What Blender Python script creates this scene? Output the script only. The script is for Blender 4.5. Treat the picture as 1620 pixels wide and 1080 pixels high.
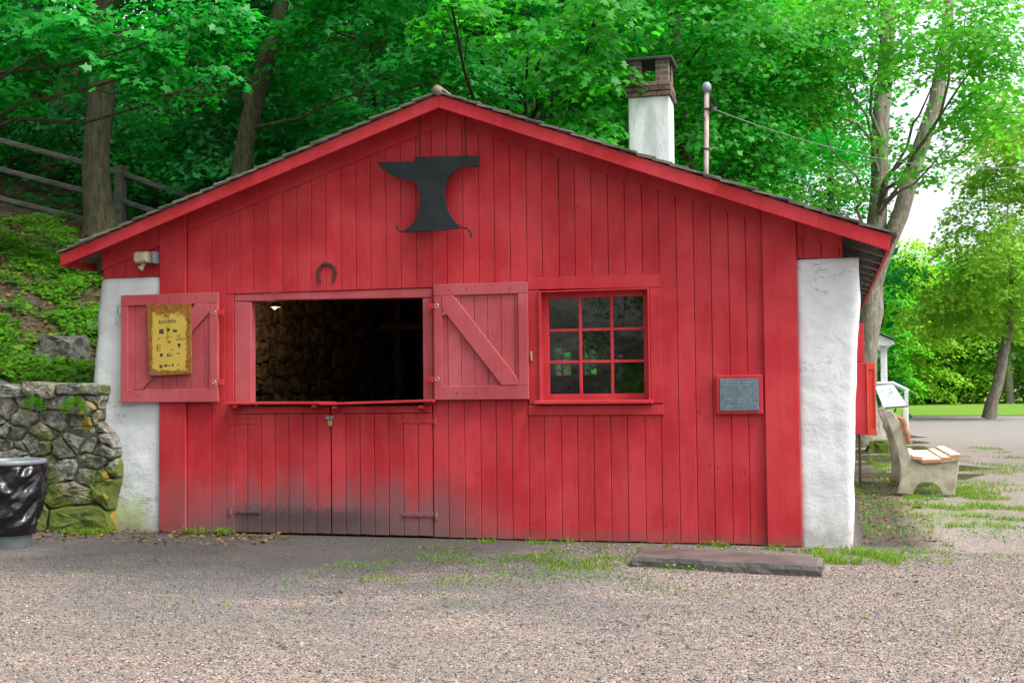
import bpy, math, random
import numpy as np
from mathutils import Vector, Matrix, noise

R = math.radians
random.seed(7); RNG = np.random.default_rng(7)
sc = bpy.context.scene
col = sc.collection
for o in list(bpy.data.objects): bpy.data.objects.remove(o)

# ------------------------------------------------------------------ camera
F = 1900.0; CAM = Vector((0.0, -10.117, 1.30))
yaw, pit, rol = R(-14.64), R(2.30), R(-0.577)
fw = Vector((math.sin(yaw)*math.cos(pit), math.cos(yaw)*math.cos(pit), math.sin(pit)))
r0 = Vector((math.cos(yaw), -math.sin(yaw), 0)); u0 = r0.cross(fw)
rt = math.cos(rol)*r0 + math.sin(rol)*u0; up = -math.sin(rol)*r0 + math.cos(rol)*u0
cam = bpy.data.cameras.new('camera'); cam.sensor_width = 36; cam.lens = 36*F/1620
cam.clip_start = 0.05; cam.clip_end = 3000
camo = bpy.data.objects.new('camera', cam); col.objects.link(camo)
camo.matrix_world = Matrix(((rt.x, up.x, -fw.x, CAM.x), (rt.y, up.y, -fw.y, CAM.y), (rt.z, up.z, -fw.z, CAM.z), (0, 0, 0, 1)))
sc.camera = camo
def P(px, py, Y=0.0):
    "survey: world point seen at a pixel of the photograph, on the vertical plane at depth Y"
    d = fw*F + rt*(px-810) - up*(py-540)
    return CAM + d*((Y-CAM.y)/d.y)
def G(px, py, z=0.0):
    d = fw*F + rt*(px-810) - up*(py-540)
    return CAM + d*((z-CAM.z)/d.z)

# ------------------------------------------------------------------ sky, sun, exposure
SUN_EL, SUN_AZ = R(56), R(108)
w = bpy.data.worlds.new('World'); sc.world = w; w.use_nodes = True
nt = w.node_tree; nt.nodes.clear()
sky = nt.nodes.new('ShaderNodeTexSky'); sky.sky_type = 'NISHITA'; sky.sun_disc = False
sky.sun_elevation = SUN_EL; sky.sun_rotation = SUN_AZ
sky.air_density = 1.0; sky.dust_density = 4.0; sky.ozone_density = 1.0
hs = nt.nodes.new('ShaderNodeHueSaturation'); hs.inputs['Saturation'].default_value = 0.30
bg = nt.nodes.new('ShaderNodeBackground'); bg.inputs['Strength'].default_value = 0.15
wo = nt.nodes.new('ShaderNodeOutputWorld')
nt.links.new(sky.outputs[0], hs.inputs['Color']); nt.links.new(hs.outputs[0], bg.inputs[0]); nt.links.new(bg.outputs[0], wo.inputs[0])
sl = bpy.data.lights.new('sun', 'SUN'); sl.energy = 1.5; sl.angle = R(22); sl.color = (1, .97, .93)
so = bpy.data.objects.new('sun', sl); col.objects.link(so)
sd = Vector((math.sin(SUN_AZ)*math.cos(SUN_EL), math.cos(SUN_AZ)*math.cos(SUN_EL), math.sin(SUN_EL)))
so.rotation_euler = sd.to_track_quat('Z', 'Y').to_euler()
sc.view_settings.view_transform = 'Standard'; sc.view_settings.look = 'None'
sc.view_settings.exposure = 1.34; sc.view_settings.gamma = 1
sc.render.engine = 'CYCLES'
sc.cycles.max_bounces = 8; sc.cycles.diffuse_bounces = 4; sc.cycles.transparent_max_bounces = 12

# ------------------------------------------------------------------ material helpers
class NT:
    def __init__(s, name):
        s.m = bpy.data.materials.new(name); s.m.use_nodes = True; s.t = s.m.node_tree; s.t.nodes.clear()
        s.out = s.n('OutputMaterial')
    def n(s, k, **kw):
        o = s.t.nodes.new('ShaderNode'+k)
        for a, b in kw.items(): setattr(o, a, b)
        return o
    def set(s, sock, v):
        if isinstance(v, bpy.types.NodeSocket): s.t.links.new(v, sock)
        elif isinstance(v, (tuple, list)) and len(v) == 3 and sock.type == 'RGBA': sock.default_value = (*v, 1)
        else: sock.default_value = v
    def pos(s): return s.n('NewGeometry').outputs['Position']
    def sep(s, v):
        q = s.n('SeparateXYZ'); s.set(q.inputs[0], v); return q.outputs
    def scale(s, v, xyz):
        q = s.n('VectorMath', operation='MULTIPLY'); s.set(q.inputs[0], v); q.inputs[1].default_value = xyz; return q.outputs[0]
    def noise(s, v, sc_, det=4, rough=.6):
        q = s.n('TexNoise'); s.set(q.inputs['Vector'], v); q.inputs['Scale'].default_value = sc_
        q.inputs['Detail'].default_value = det; q.inputs['Roughness'].default_value = rough; return q.outputs['Fac']
    def vor(s, v, sc_, out='Color', feat='F1', rnd=1):
        q = s.n('TexVoronoi', feature=feat); s.set(q.inputs['Vector'], v); q.inputs['Scale'].default_value = sc_
        q.inputs['Randomness'].default_value = rnd
        return q.outputs[out]
    def math(s, op, a, b=0.0, clamp=False):
        q = s.n('Math', operation=op, use_clamp=clamp); s.set(q.inputs[0], a); s.set(q.inputs[1], b); return q.outputs[0]
    def map(s, v, a, b, c=0., d=1., sm=True):
        q = s.n('MapRange', interpolation_type='SMOOTHSTEP' if sm else 'LINEAR'); s.set(q.inputs[0], v)
        for i, x in enumerate((a, b, c, d)): q.inputs[1+i].default_value = x
        return q.outputs[0]
    def mix(s, f, a, b, mode='MIX'):
        q = s.n('Mix', data_type='RGBA', blend_type=mode); s.set(q.inputs[0], f); s.set(q.inputs[6], a); s.set(q.inputs[7], b); return q.outputs[2]
    def ramp(s, v, stops, const=False):
        q = s.n('ValToRGB'); s.set(q.inputs[0], v); e = q.color_ramp.elements
        if const: q.color_ramp.interpolation = 'CONSTANT'
        while len(e) < len(stops): e.new(.5)
        for i, (p, c) in enumerate(stops): e[i].position = p; e[i].color = (*c, 1)
        return q.outputs[0]
    def bump(s, h, st=.3, dist=.02):
        q = s.n('Bump'); s.set(q.inputs['Height'], h); q.inputs['Strength'].default_value = st; q.inputs['Distance'].default_value = dist; return q.outputs[0]
    def rnd(s): return s.n('ObjectInfo').outputs['Random']
    def isl(s): return s.n('NewGeometry').outputs['Random Per Island']
    def bsdf(s, c, rough=.7, norm=None, metal=0., spec=.4):
        b = s.n('BsdfPrincipled'); s.set(b.inputs['Base Color'], c); s.set(b.inputs['Roughness'], rough)
        b.inputs['Metallic'].default_value = metal; b.inputs['Specular IOR Level'].default_value = spec
        if norm is not None: s.t.links.new(norm, b.inputs['Normal'])
        return b.outputs[0]
    def done(s, sh): s.t.links.new(sh, s.out.inputs[0]); return s.m

def gen(name, c, c2=None, scale=6, rough=.7, bump=.25, bscale=60, metal=0, spec=.4, orand=.12, stretch=(1, 1, 1), dist=.01):
    t = NT(name); p = t.scale(t.pos(), stretch)
    c2 = c2 or tuple(x*.6 for x in c)
    k = t.mix(t.map(t.noise(p, scale, 5, .65), .32, .68), c2, c)
    v = t.math('ADD', t.math('MULTIPLY', t.rnd(), 2*orand), 1-orand)
    q = t.n('HueSaturation'); t.set(q.inputs['Color'], k); t.set(q.inputs['Value'], v)
    return t.done(t.bsdf(q.outputs[0], rough, t.bump(t.noise(p, bscale, 4), bump, dist), metal, spec))

def paint(name, base, faded, soot=False, wear=.0, rough=.55):
    t = NT(name); p = t.pos(); x, y, z = t.sep(p)
    st = t.scale(p, (1, 1, .08))
    grain = t.noise(st, 40, 5, .7); blot = t.noise(p, 1.7, 4, .6); fine = t.noise(p, 22, 4, .7)
    c = t.mix(t.map(t.math('ADD', t.math('MULTIPLY', blot, .7), t.math('MULTIPLY', t.noise(t.scale(p, (1, 1, .3)), 6, 4, .65), .3)), .36, .64), base, faded)
    c = t.mix(t.math('MULTIPLY', t.map(grain, .45, .8), .32), c, tuple(v*.55 for v in base))
    q = t.n('HueSaturation'); t.set(q.inputs['Color'], c)
    t.set(q.inputs['Value'], t.math('ADD', t.math('MULTIPLY', t.rnd(), .15), .92)); c = q.outputs[0]
    # rain streaks of grime and small chips with a shape of their own
    streak = t.map(t.noise(t.scale(p, (9, 9, .55)), 2.2, 5, .7), .58, .78)
    c = t.mix(t.math('MULTIPLY', streak, .25), c, tuple(v*.5 for v in base))
    chips = t.map(t.noise(p, 55, 3, .6), .735-wear*.1, .76-wear*.1)
    c = t.mix(t.math('MULTIPLY', chips, .75), c, (.10, .055, .05))
    if soot:
        rag = t.math('MULTIPLY', t.math('SUBTRACT', t.noise(t.scale(p, (1, 1, .35)), 5, 5, .7), .5), .5)
        zz = t.math('ADD', t.math('ADD', z, rag), t.math('MULTIPLY', t.math('SUBTRACT', t.rnd(), .5), .16))
        drip = t.map(t.noise(t.scale(p, (26, 26, 1.3)), 1.0, 4, .7), .5, .72)
        zz = t.math('SUBTRACT', zz, t.math('MULTIPLY', drip, .14))
        fx = t.math('MULTIPLY', t.map(x, -6.7, -5.2), t.map(x, -2.4, -3.5))
        dust = t.math('MULTIPLY', t.math('MULTIPLY', t.map(zz, .66, .10), fx), .86)
        c = t.mix(dust, c, (.155, .095, .10))
        fx2 = t.math('MULTIPLY', t.map(x, -5.45, -5.2), t.map(x, -3.4, -4.3))
        rag2 = t.math('MULTIPLY', t.math('SUBTRACT', t.noise(t.scale(p, (1, 1, .6)), 13, 5, .75), .5), .22)
        tar = t.math('MULTIPLY', t.map(t.math('ADD', z, rag2), .30, .17), fx2)
        c = t.mix(t.math('MULTIPLY', tar, .8), c, (.062, .048, .048))
        spk = t.math('MULTIPLY', t.map(t.noise(t.scale(p, (1, 1, .5)), 38, 3, .7), .60, .68), t.map(z, .75, .05))
        c = t.mix(t.math('MULTIPLY', spk, .65), c, (.085, .055, .05))
        splash = t.math('MULTIPLY', t.map(t.math('ADD', z, rag2), .14, .02), .45)
        c = t.mix(splash, c, (.13, .09, .075))
    h = t.math('ADD', t.math('MULTIPLY', grain, .7), t.math('MULTIPLY', fine, .3))
    return t.done(t.bsdf(c, rough, t.bump(h, .30, .007), 0, .12))

RED = paint('red_barn_paint', (.385, .021, .028), (.48, .046, .056), soot=True)
RED2 = paint('red_trim_paint', (.395, .022, .029), (.48, .046, .056), soot=True)
PINK = paint('faded_red_paint', (.35, .056, .066), (.42, .092, .105), wear=.35, rough=.7)
ORANGE = paint('orange_red_paint', (.52, .05, .035), (.56, .075, .05))

def plaster(name):
    t = NT(name); p = t.pos(); x, y, z = t.sep(p)
    n1 = t.noise(p, 3, 5, .6); n2 = t.noise(p, 14, 5, .7)
    c = t.mix(t.map(n1, .35, .7), (.56, .57, .585), (.64, .65, .66))
    c = t.mix(t.math('MULTIPLY', t.map(t.noise(t.scale(p, (1, 1, 2.5)), 9, 6, .7), .60, .74), .35), c, (.40, .39, .37))
    ck = t.math('ABSOLUTE', t.math('SUBTRACT', t.noise(t.scale(p, (1.1, 1.1, 3.2)), 2.1, 5, .62), .5))
    ck = t.math('MULTIPLY', t.map(ck, .014, .003), t.map(t.noise(p, 1.6, 3, .5), .50, .62))
    c = t.mix(t.math('MULTIPLY', ck, .7), c, (.30, .30, .30))
    lft = t.map(x, -6.1, -6.3); zz = t.math('ADD', z, t.math('MULTIPLY', t.math('SUBTRACT', n2, .5), .5))
    c = t.mix(t.math('MULTIPLY', t.math('MULTIPLY', t.map(zz, .48, .12), lft), .8), c, (.30, .38, .10))
    c = t.mix(t.math('MULTIPLY', t.map(zz, .34, -.06), .65), c, (.26, .22, .175))
    stn = t.math('MULTIPLY', t.map(t.noise(t.scale(p, (7, 7, .45)), 1.6, 4, .65), .56, .74), .16)
    c = t.mix(stn, c, (.36, .35, .31))
    return t.done(t.bsdf(c, .85, t.bump(t.math('SUBTRACT', t.math('ADD', t.math('MULTIPLY', n1, .6), t.math('MULTIPLY', n2, .5)), t.math('MULTIPLY', ck, .35)), .5, .03), 0, .2))
WHITE = plaster('whitewashed_plaster')
WPAINT = gen('white_paint', (.74, .76, .77), (.62, .64, .65), 5, .6, .1, 30, orand=.03)
CHIMWHITE = gen('chimney_whitewash', (.66, .68, .70), (.42, .44, .45), 2.2, .85, .35, 25, orand=.02, stretch=(3, 3, .7), dist=.02)
BRICK = gen('sooty_brick', (.16, .10, .072), (.07, .05, .042), 9, .85, .5, 60, orand=.35)
MORTAR = gen('mortar', (.20, .18, .16), None, 20, .9, .4)
IRON = gen('black_iron', (.011, .014, .016), (.021, .025, .027), 5, .55, .12, 30, spec=.22, orand=.05)
RUSTIRON = gen('rusty_iron', (.035, .022, .02), (.075, .035, .025), 30, .75, .4, 90)
GREYMETAL = gen('grey_metal', (.24, .27, .30), (.17, .19, .21), 8, .5, .1, 40, spec=.4)
ZINC = gen('zinc_metal', (.42, .43, .44), (.25, .22, .2), 10, .45, .2, 40, metal=.5)
RUSTPIPE = gen('rust_streaked_pipe', (.38, .38, .37), (.22, .13, .085), 3.5, .6, .2, 40, stretch=(1, 1, .6))
BRASS = gen('brass', (.48, .34, .12), (.30, .22, .10), 20, .4, .1, 40, metal=.6)
WOODGREY = gen('weathered_wood', (.20, .185, .165), (.10, .09, .08), 5, .85, .5, 40, stretch=(6, .5, 6))
SHINGLE = gen('mossy_wood_shingle', (.17, .165, .135), (.075, .085, .055), 9, .9, .5, 60, orand=.3)
TIMBER = gen('dark_timber', (.10, .07, .045), (.05, .035, .022), 7, .85, .4, 40, stretch=(5, 5, .6))
RAILWOOD = gen('fence_rail_wood', (.12, .12, .10), (.05, .058, .035), 4, .85, .5, 40, stretch=(.6, 3, 3))
CONCRETE = gen('weathered_concrete', (.44, .40, .30), (.26, .235, .17), 7, .95, .8, 90, dist=.02)
SLATWHITE = gen('white_slat_paint', (.72, .68, .64), (.46, .26, .16), 10, .65, .25, 50, stretch=(4, .7, 4))
SLATEND = gen('orange_slat_wood', (.50, .22, .10), (.38, .17, .09), 12, .7, .3, 50)
SLABSTONE = gen('wet_flagstone', (.12, .103, .094), (.065, .062, .058), 3, .42, .4, 35, dist=.02, spec=.5)
SLATESTONE = gen('bluish_slate', (.20, .25, .27), None, 6, .5, .2, 50)
PLATE = gen('bronze_plaque', (.13, .19, .23), (.09, .13, .16), 30, .42, .5, 160, metal=.35, dist=.004)
PANELTOP = gen('printed_panel', (.62, .66, .68), (.45, .52, .54), 9, .35, .05, 30)
PANELBLUE = gen('panel_leg_blue_grey', (.10, .15, .16), None, 9, .5, .1, 30)
EARTH_IN = gen('shop_earth_floor', (.06, .05, .042), None, 4, .95, .4, 30)
DARKWALL = None

def stone_mat(name, moss=True, c1=(.35, .335, .295), c2=(.20, .195, .175), c3=(.47, .46, .43)):
    t = NT(name); p = t.pos(); x, y, z = t.sep(p)
    k = t.ramp(t.rnd(), [(0, c2), (.3, c1), (.55, tuple(.8*v for v in c1)), (.8, c3), (1, (c1[0], c1[1]*.88, c1[2]*.7))])
    n = t.noise(p, 9, 6, .7)
    k = t.mix(t.map(n, .36, .62), tuple(v*.42 for v in c2), k)
    k = t.mix(t.math('MULTIPLY', t.map(t.noise(p, 30, 4, .7), .58, .7), .5), k, (.42, .42, .38))
    if moss:
        m = t.noise(p, 2.6, 5, .68)
        low = t.map(z, 1.3, .05)
        mm = t.map(t.math('ADD', m, t.math('MULTIPLY', low, .20)), .59, .70)
        k = t.mix(t.math('MULTIPLY', mm, .9), k, t.mix(t.noise(p, 25), (.05, .09, .006), (.17, .22, .014)))
        li = t.map(t.noise(t.scale(p, (1.3, 1, 1)), 3.1, 4, .6), .57, .64)
        k = t.mix(t.math('MULTIPLY', li, t.map(x, -7.6, -6.9)), k, (.36, .25, .025))
    if moss: k = t.mix(t.math('MULTIPLY', t.map(t.noise(p, 5.5, 6, .75), .46, .66), .55), k, (.13, .135, .055))
    k = t.mix(t.math('MULTIPLY', t.map(t.noise(p, 70, 3, .7), .56, .72), .55), k, tuple(v*.25 for v in c2))
    h = t.math('ADD', n, t.math('MULTIPLY', t.noise(p, 45, 5, .75), .7))
    return t.done(t.bsdf(k, .9, t.bump(h, .9, .04), 0, .25))
STONE = stone_mat('mossy_rubble_stone')
INSTONE = stone_mat('sooty_inner_stone', False, (.17, .125, .075), (.08, .06, .04), (.22, .165, .10))
ROCK = stone_mat('grey_rock', True, (.17, .165, .155), (.09, .085, .08), (.22, .21, .2))

def bark(name, c, c2, lich=(.22, .24, .18)):
    t = NT(name); p = t.pos(); s_ = t.scale(p, (1, 1, .22))
    n = t.noise(s_, 16, 6, .75); n2 = t.noise(p, 3.5, 5, .65)
    k = t.mix(t.map(n, .35, .65), c2, c)
    k = t.mix(t.math('MULTIPLY', t.map(n2, .56, .68), .6), k, lich)
    return t.done(t.bsdf(k, .95, t.bump(n, .9, .04), 0, .15))
BARK = bark('brown_green_bark', (.10, .092, .055), (.045, .042, .026), (.12, .14, .06))
BARKD = bark('dark_bark', (.065, .055, .042), (.028, .025, .02), (.07, .085, .045))
BARKG = bark('grey_lichen_bark', (.29, .26, .21), (.14, .125, .10), (.36, .37, .30))

def leafmat(name, c1, c2, trans=.45, tcol=None, sat=1.0):
    t = NT(name); r = t.isl()
    k = t.mix(r, c1, c2)
    big = t.noise(t.pos(), .55, 3, .5)
    q = t.n('HueSaturation'); t.set(q.inputs['Color'], k); q.inputs['Saturation'].default_value = sat
    t.set(q.inputs['Value'], t.map(big, .3, .7, .75, 1.25, False))
    d = t.n('BsdfDiffuse'); t.set(d.inputs[0], q.outputs[0])
    tr = t.n('BsdfTranslucent'); t.set(tr.inputs[0], t.mix(r, tcol or tuple(v*1.3 for v in c1), tuple(v*1.35 for v in (tcol or c2))))
    gl = t.n('BsdfGlossy'); gl.inputs['Roughness'].default_value = .42; gl.inputs[0].default_value = (.9, 1, .95, 1)
    m = t.n('MixShader'); m.inputs[0].default_value = trans; t.set(m.inputs[1], d.outputs[0]); t.set(m.inputs[2], tr.outputs[0])
    g = t.n('MixShader'); g.inputs[0].default_value = .014; t.set(g.inputs[1], m.outputs[0]); t.set(g.inputs[2], gl.outputs[0])
    return t.done(g.outputs[0])
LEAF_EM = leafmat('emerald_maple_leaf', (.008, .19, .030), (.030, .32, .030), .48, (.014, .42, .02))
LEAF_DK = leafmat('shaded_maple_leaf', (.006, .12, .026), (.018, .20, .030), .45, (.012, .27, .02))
LEAF_MID = leafmat('mid_green_leaf', (.014, .20, .022), (.06, .32, .022), .5, (.05, .46, .014))
LEAF_YG = leafmat('yellow_green_leaf', (.045, .28, .022), (.15, .41, .03), .55, (.15, .60, .03))
LEAF_FAR = leafmat('pale_far_leaf', (.13, .34, .03), (.30, .48, .04), .5, (.30, .60, .035))
LEAF_BLUE = leafmat('blue_green_leaf', (.02, .20, .06), (.06, .27, .07), .45, (.04, .34, .06))
COVER = leafmat('ground_cover_leaf', (.022, .125, .008), (.10, .23, .010), .42, (.09, .29, .012))
GRASS = leafmat('grass_blade', (.07, .17, .012), (.22, .30, .03), .4, (.18, .32, .02))
DRYLEAF = leafmat('dry_leaf', (.09, .05, .025), (.24, .13, .06), .15, (.14, .07, .03))

# ------------------------------------------------------------------ mesh helpers
def wpos(o):
    v = Vector((0, 0, 0))
    while o is not None: v += o.location; o = o.parent
    return v
def link(o, parent=None):
    col.objects.link(o)
    if parent is not None: o.parent = parent
    return o
def tag(o, label, cat, group=None):
    o['label'] = label; o['category'] = cat
    if group: o['group'] = group
    return o
def thing(name, loc, label, cat, group=None):
    o = bpy.data.objects.new(name, None); o.location = loc; o.empty_display_size = .1
    return tag(link(o), label, cat, group)
def mobj(name, v, f, mat, parent=None, smooth=False):
    off = wpos(parent) if parent is not None else Vector((0, 0, 0))
    me = bpy.data.meshes.new(name)
    me.from_pydata([tuple(Vector(a)-off) for a in v], [], f); me.materials.append(mat)
    if smooth: me.polygons.foreach_set('use_smooth', [True]*len(me.polygons))
    me.update()
    return link(bpy.data.objects.new(name, me), parent)
class MB:
    def __init__(s): s.v = []; s.f = []
    def add(s, v, f):
        n = len(s.v); s.v += [Vector(a) for a in v]; s.f += [tuple(i+n for i in q) for q in f]; return s
    def box(s, x0, x1, y0, y1, z0, z1, c=.004):
        return s.slab([(x0, z0), (x1, z0), (x1, z1), (x0, z1)], y0, y1, c)
    def slab(s, poly, y0, y1, c=.004, fr=None):
        "polygon in (x, z), front face at y0 (towards the camera) and back at y1, edges chamfered by c"
        a = sum(p[0]*q[1]-q[0]*p[1] for p, q in zip(poly, poly[1:]+poly[:1]))
        if a < 0: poly = poly[::-1]
        n = len(poly); ins = inset(poly, c)
        fr = fr or (lambda x, y, z: Vector((x, y, z)))
        rings = [(ins, y0), (poly, y0+c), (poly, y1-c), (ins, y1)]
        v = [fr(x, y, z) for pl, y in rings for x, z in pl]
        f = [tuple(range(n)), tuple(range(4*n-1, 3*n-1, -1))]
        for k in range(3):
            for i in range(n):
                j = (i+1) % n
                f.append((k*n+i, (k+1)*n+i, (k+1)*n+j, k*n+j))
        return s.add(v, f)
    def tube(s, pts, rad, n=8, cap=True, wob=0, seed=0):
        pts = [Vector(p) for p in pts]; rad = rad if isinstance(rad, (list, tuple)) else [rad]*len(pts)
        m = len(pts); v = []; prev = None
        for i, p in enumerate(pts):
            t = (pts[min(i+1, m-1)]-pts[max(i-1, 0)]).normalized()
            a = prev - t*prev.dot(t) if prev is not None else t.orthogonal()
            a.normalize(); prev = a; b = t.cross(a)
            for k in range(n):
                th = 2*math.pi*k/n
                rr = rad[i]*(1+(wob*noise.noise(Vector((k*1.7+seed, i*.6, seed)))if wob else 0))
                v.append(p + (a*math.cos(th)+b*math.sin(th))*rr)
        f = [(i*n+k, i*n+(k+1) % n, (i+1)*n+(k+1) % n, (i+1)*n+k) for i in range(m-1) for k in range(n)]
        if cap: f += [tuple(range(n-1, -1, -1)), tuple((m-1)*n+k for k in range(n))]
        return s.add(v, f)
    def lathe(s, c, prof, n=24, wob=None):
        c = Vector(c); v = []
        for i, (r, z) in enumerate(prof):
            for k in range(n):
                th = 2*math.pi*k/n; rr = r+(wob(th, z, i) if wob else 0)
                v.append(c+Vector((rr*math.cos(th), rr*math.sin(th), z)))
        m = len(prof)
        f = [(i*n+k, i*n+(k+1) % n, (i+1)*n+(k+1) % n, (i+1)*n+k) for i in range(m-1) for k in range(n)]
        return s.add(v, f)
    def build(s, name, mat, parent=None, smooth=False): return mobj(name, s.v, s.f, mat, parent, smooth)
def inset(poly, c):
    n = len(poly); out = []
    for i in range(n):
        p0, p, p1 = Vector(poly[i-1]), Vector(poly[i]), Vector(poly[(i+1) % n])
        a = (p-p0).normalized() if (p-p0).length > 1e-9 else Vector((1, 0)); b = (p1-p).normalized() if (p1-p).length > 1e-9 else a
        na, nb = Vector((-a.y, a.x)), Vector((-b.y, b.x))
        k = na+nb; d = max(.35, 1+na.dot(nb))
        out.append(tuple(p+k*(c/d)))
    return out
def stud(name, c, r, mat, parent):
    return MB().tube([Vector(c), Vector(c)+Vector((0, -r*.5, 0)), Vector(c)+Vector((0, -r*.8, 0))], [r, r*.85, r*.2], 8).build(name, mat, parent)
def frame(o, ax, ay, az):
    "local (x, y, z) to world along given axes"
    o, ax, ay, az = map(Vector, (o, ax, ay, az))
    return lambda x, y, z: o+ax*x+ay*y+az*z
def text_mesh(name, s, size, o, ax, az, mat, parent, ext=.0006, align='CENTER'):
    cu = bpy.data.curves.new(name, 'FONT'); cu.body = s; cu.size = size; cu.align_x = align; cu.extrude = ext; cu.resolution_u = 2
    ob = bpy.data.objects.new(name, cu); col.objects.link(ob)
    me = bpy.data.meshes.new_from_object(ob.evaluated_get(bpy.context.evaluated_depsgraph_get()))
    bpy.data.objects.remove(ob); bpy.data.curves.remove(cu)
    o, ax, az = Vector(o), Vector(ax), Vector(az); nrm = ax.cross(az)
    off = wpos(parent)
    for v in me.vertices: v.co = o+ax*v.co.x+az*v.co.y+nrm*v.co.z-off
    me.materials.clear(); me.materials.append(mat); me.name = name
    return link(bpy.data.objects.new(name, me), parent)

# ------------------------------------------------------------------ terrain
def hill_h(x, y):
    a = 1.40 + .19*min(max(y-.3, 0), 9) + .38*max(y-9.3, 0) - .25*(max(x, -22)+7.8)
    if x > -6.7: # behind the shop the hill falls away to the right
        k = min(max((x+6.7)/(6.2+max(0, y-14)*.25), 0), 1); a *= (1-k*k*(3-2*k))
    if y < 9: pass
    fall = min(max((y-42)/20, 0), 1)
    a = a*(1-.55*fall)
    f_ = min(max((2.0-x)/6.5, 0), 1); a = a*f_*f_*(3-2*f_) if x > -4.5 else a
    if x > 1.9: a = min(a, 0)-.05
    if x < -6.7 or y > 7: a += .10*noise.noise(Vector((x*.9, y*.9, 0)))+.04*noise.noise(Vector((x*3, y*3, 4)))
    return max(a, -.06)
def grey_mask(t, p):
    m = t.map(t.math('ADD', t.noise(t.scale(p, (.55, 1, 1)), 1.15, 5, .62), t.math('MULTIPLY', t.noise(p, 7, 3, .6), .16)), .44, .64)
    x, y, z = t.sep(p)
    return t.math('MULTIPLY', t.math('MULTIPLY', t.math('MULTIPLY', m, .7), t.map(y, -5.4, -2.6, .12, 1)), t.map(x, .2, -2.2, .25, 1))
def ground_material():
    t = NT('gravel'); p = t.pos(); x, y, z = t.sep(p)
    vc = t.vor(p, 72); cr = t.sep(vc)
    k = t.ramp(cr[0], [(0, (.04, .04, .04)), (.22, (.12, .115, .112)), (.40, (.32, .225, .17)), (.57, (.17, .16, .158)), (.74, (.36, .29, .245)), (.87, (.26, .155, .11)), (1, (.50, .465, .435))])
    vf = t.sep(t.vor(p, 130))
    k = t.mix(t.math('MULTIPLY', vf[1], .4), k, t.ramp(vf[0], [(0, (.05, .05, .05)), (.5, (.25, .19, .16)), (1, (.44, .39, .35))]))
    big = t.noise(p, .7, 5, .6); mid = t.noise(p, 2.6, 5, .65)
    k = t.mix(t.math('MULTIPLY', t.map(mid, .45, .72), .45), k, (.19, .17, .155))
    k = t.mix(grey_mask(t, p), k, t.mix(vf[1], (.075, .075, .076), (.17, .165, .16)))
    # dark trodden forge dirt before the doors
    dx = t.math('ABSOLUTE', t.math('ADD', x, 4.5)); 
    md = t.math('MULTIPLY', t.map(dx, 3.8, .8), t.map(y, -4.0, -.4))
    md = t.map(t.math('ADD', md, t.math('MULTIPLY', t.math('SUBTRACT', mid, .5), 1.0)), .02, .85)
    k = t.mix(t.math('MULTIPLY', md, .82), k, t.mix(mid, (.026, .025, .026), (.055, .052, .05)))
    mw = t.math('MULTIPLY', t.map(y, -1.15, -.1), t.map(x, 1.2, -.2))
    mw = t.math('MULTIPLY', mw, t.map(y, .6, .1))
    k = t.mix(t.math('MULTIPLY', mw, .5), k, (.075, .068, .06))
    # mulch bed along the right wall
    mb = t.math('MULTIPLY', t.math('MULTIPLY', t.map(x, .95, .6), t.map(x, .1, .3)), t.math('MULTIPLY', t.map(y, -.3, .25), t.map(y, 13, 9)))
    k = t.mix(mb, k, t.mix(vf[2], (.03, .028, .027), (.09, .075, .062)))
    # thin weedy film
    gx = t.math('MULTIPLY', t.map(t.noise(p, 1.1, 4, .6), .52, .7), .35)
    gx = t.math('MULTIPLY', gx, t.math('MULTIPLY', t.map(y, -4.5, -1.4), t.map(x, -3.2, -2.2)))
    k = t.mix(gx, k, (.10, .15, .03))
    # grass around the bench and between the gravel drives
    gy = t.math('MULTIPLY', t.math('MULTIPLY', t.map(x, .5, .9), t.map(x, 2.1, 1.5)), t.math('MULTIPLY', t.map(y, 1.2, 2.5), t.map(y, 20, 14)))
    gy = t.math('MULTIPLY', gy, t.map(mid, .46, .62))
    k = t.mix(t.math('MULTIPLY', gy, .8), k, (.12, .19, .03))
    far = t.map(y, 12, 24); k = t.mix(t.math('MULTIPLY', far, .75), k, t.mix(big, (.22, .205, .195), (.29, .27, .255)))
    d1 = t.vor(p, 72, 'Distance'); h = t.math('ADD', t.math('MULTIPLY', d1, -.8), t.math('MULTIPLY', big, .6))
    return t.done(t.bsdf(k, .92, t.bump(h, .7, .02), 0, .2))
GRAVEL = ground_material()
def soil_material():
    t = NT('hill_soil'); p = t.pos(); n = t.noise(p, 6, 6, .7); n2 = t.noise(p, 1.2, 4, .6)
    k = t.ramp(n, [(.25, (.022, .017, .012)), (.5, (.06, .042, .026)), (.7, (.115, .08, .05))])
    k = t.mix(t.math('MULTIPLY', t.map(n2, .45, .6), .6), k, (.035, .06, .012))
    return t.done(t.bsdf(k, .95, t.bump(t.noise(p, 25, 5, .7), .9, .05), 0, .15))
SOIL = soil_material()
def lawn_material():
    t = NT('lawn'); p = t.pos()
    k = t.mix(t.noise(p, .35, 5, .7), (.09, .19, .02), (.17, .29, .035))
    return t.done(t.bsdf(k, .95, t.bump(t.noise(p, 12, 4, .7), .8, .08), 0, .15))
LAWN = lawn_material()
def sheet(name, xs, ys, hf, mat, keep=None, smooth=True):
    v = [(x, y, hf(x, y)) for y in ys for x in xs]; nx = len(xs); f = []
    for j in range(len(ys)-1):
        for i in range(nx-1):
            if keep is None or keep((xs[i]+xs[i+1])/2, (ys[j]+ys[j+1])/2): f.append((j*nx+i, j*nx+i+1, (j+1)*nx+i+1, (j+1)*nx+i))
    o = mobj(name, v, f, mat, None, smooth); o['kind'] = 'structure'; return o
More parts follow.
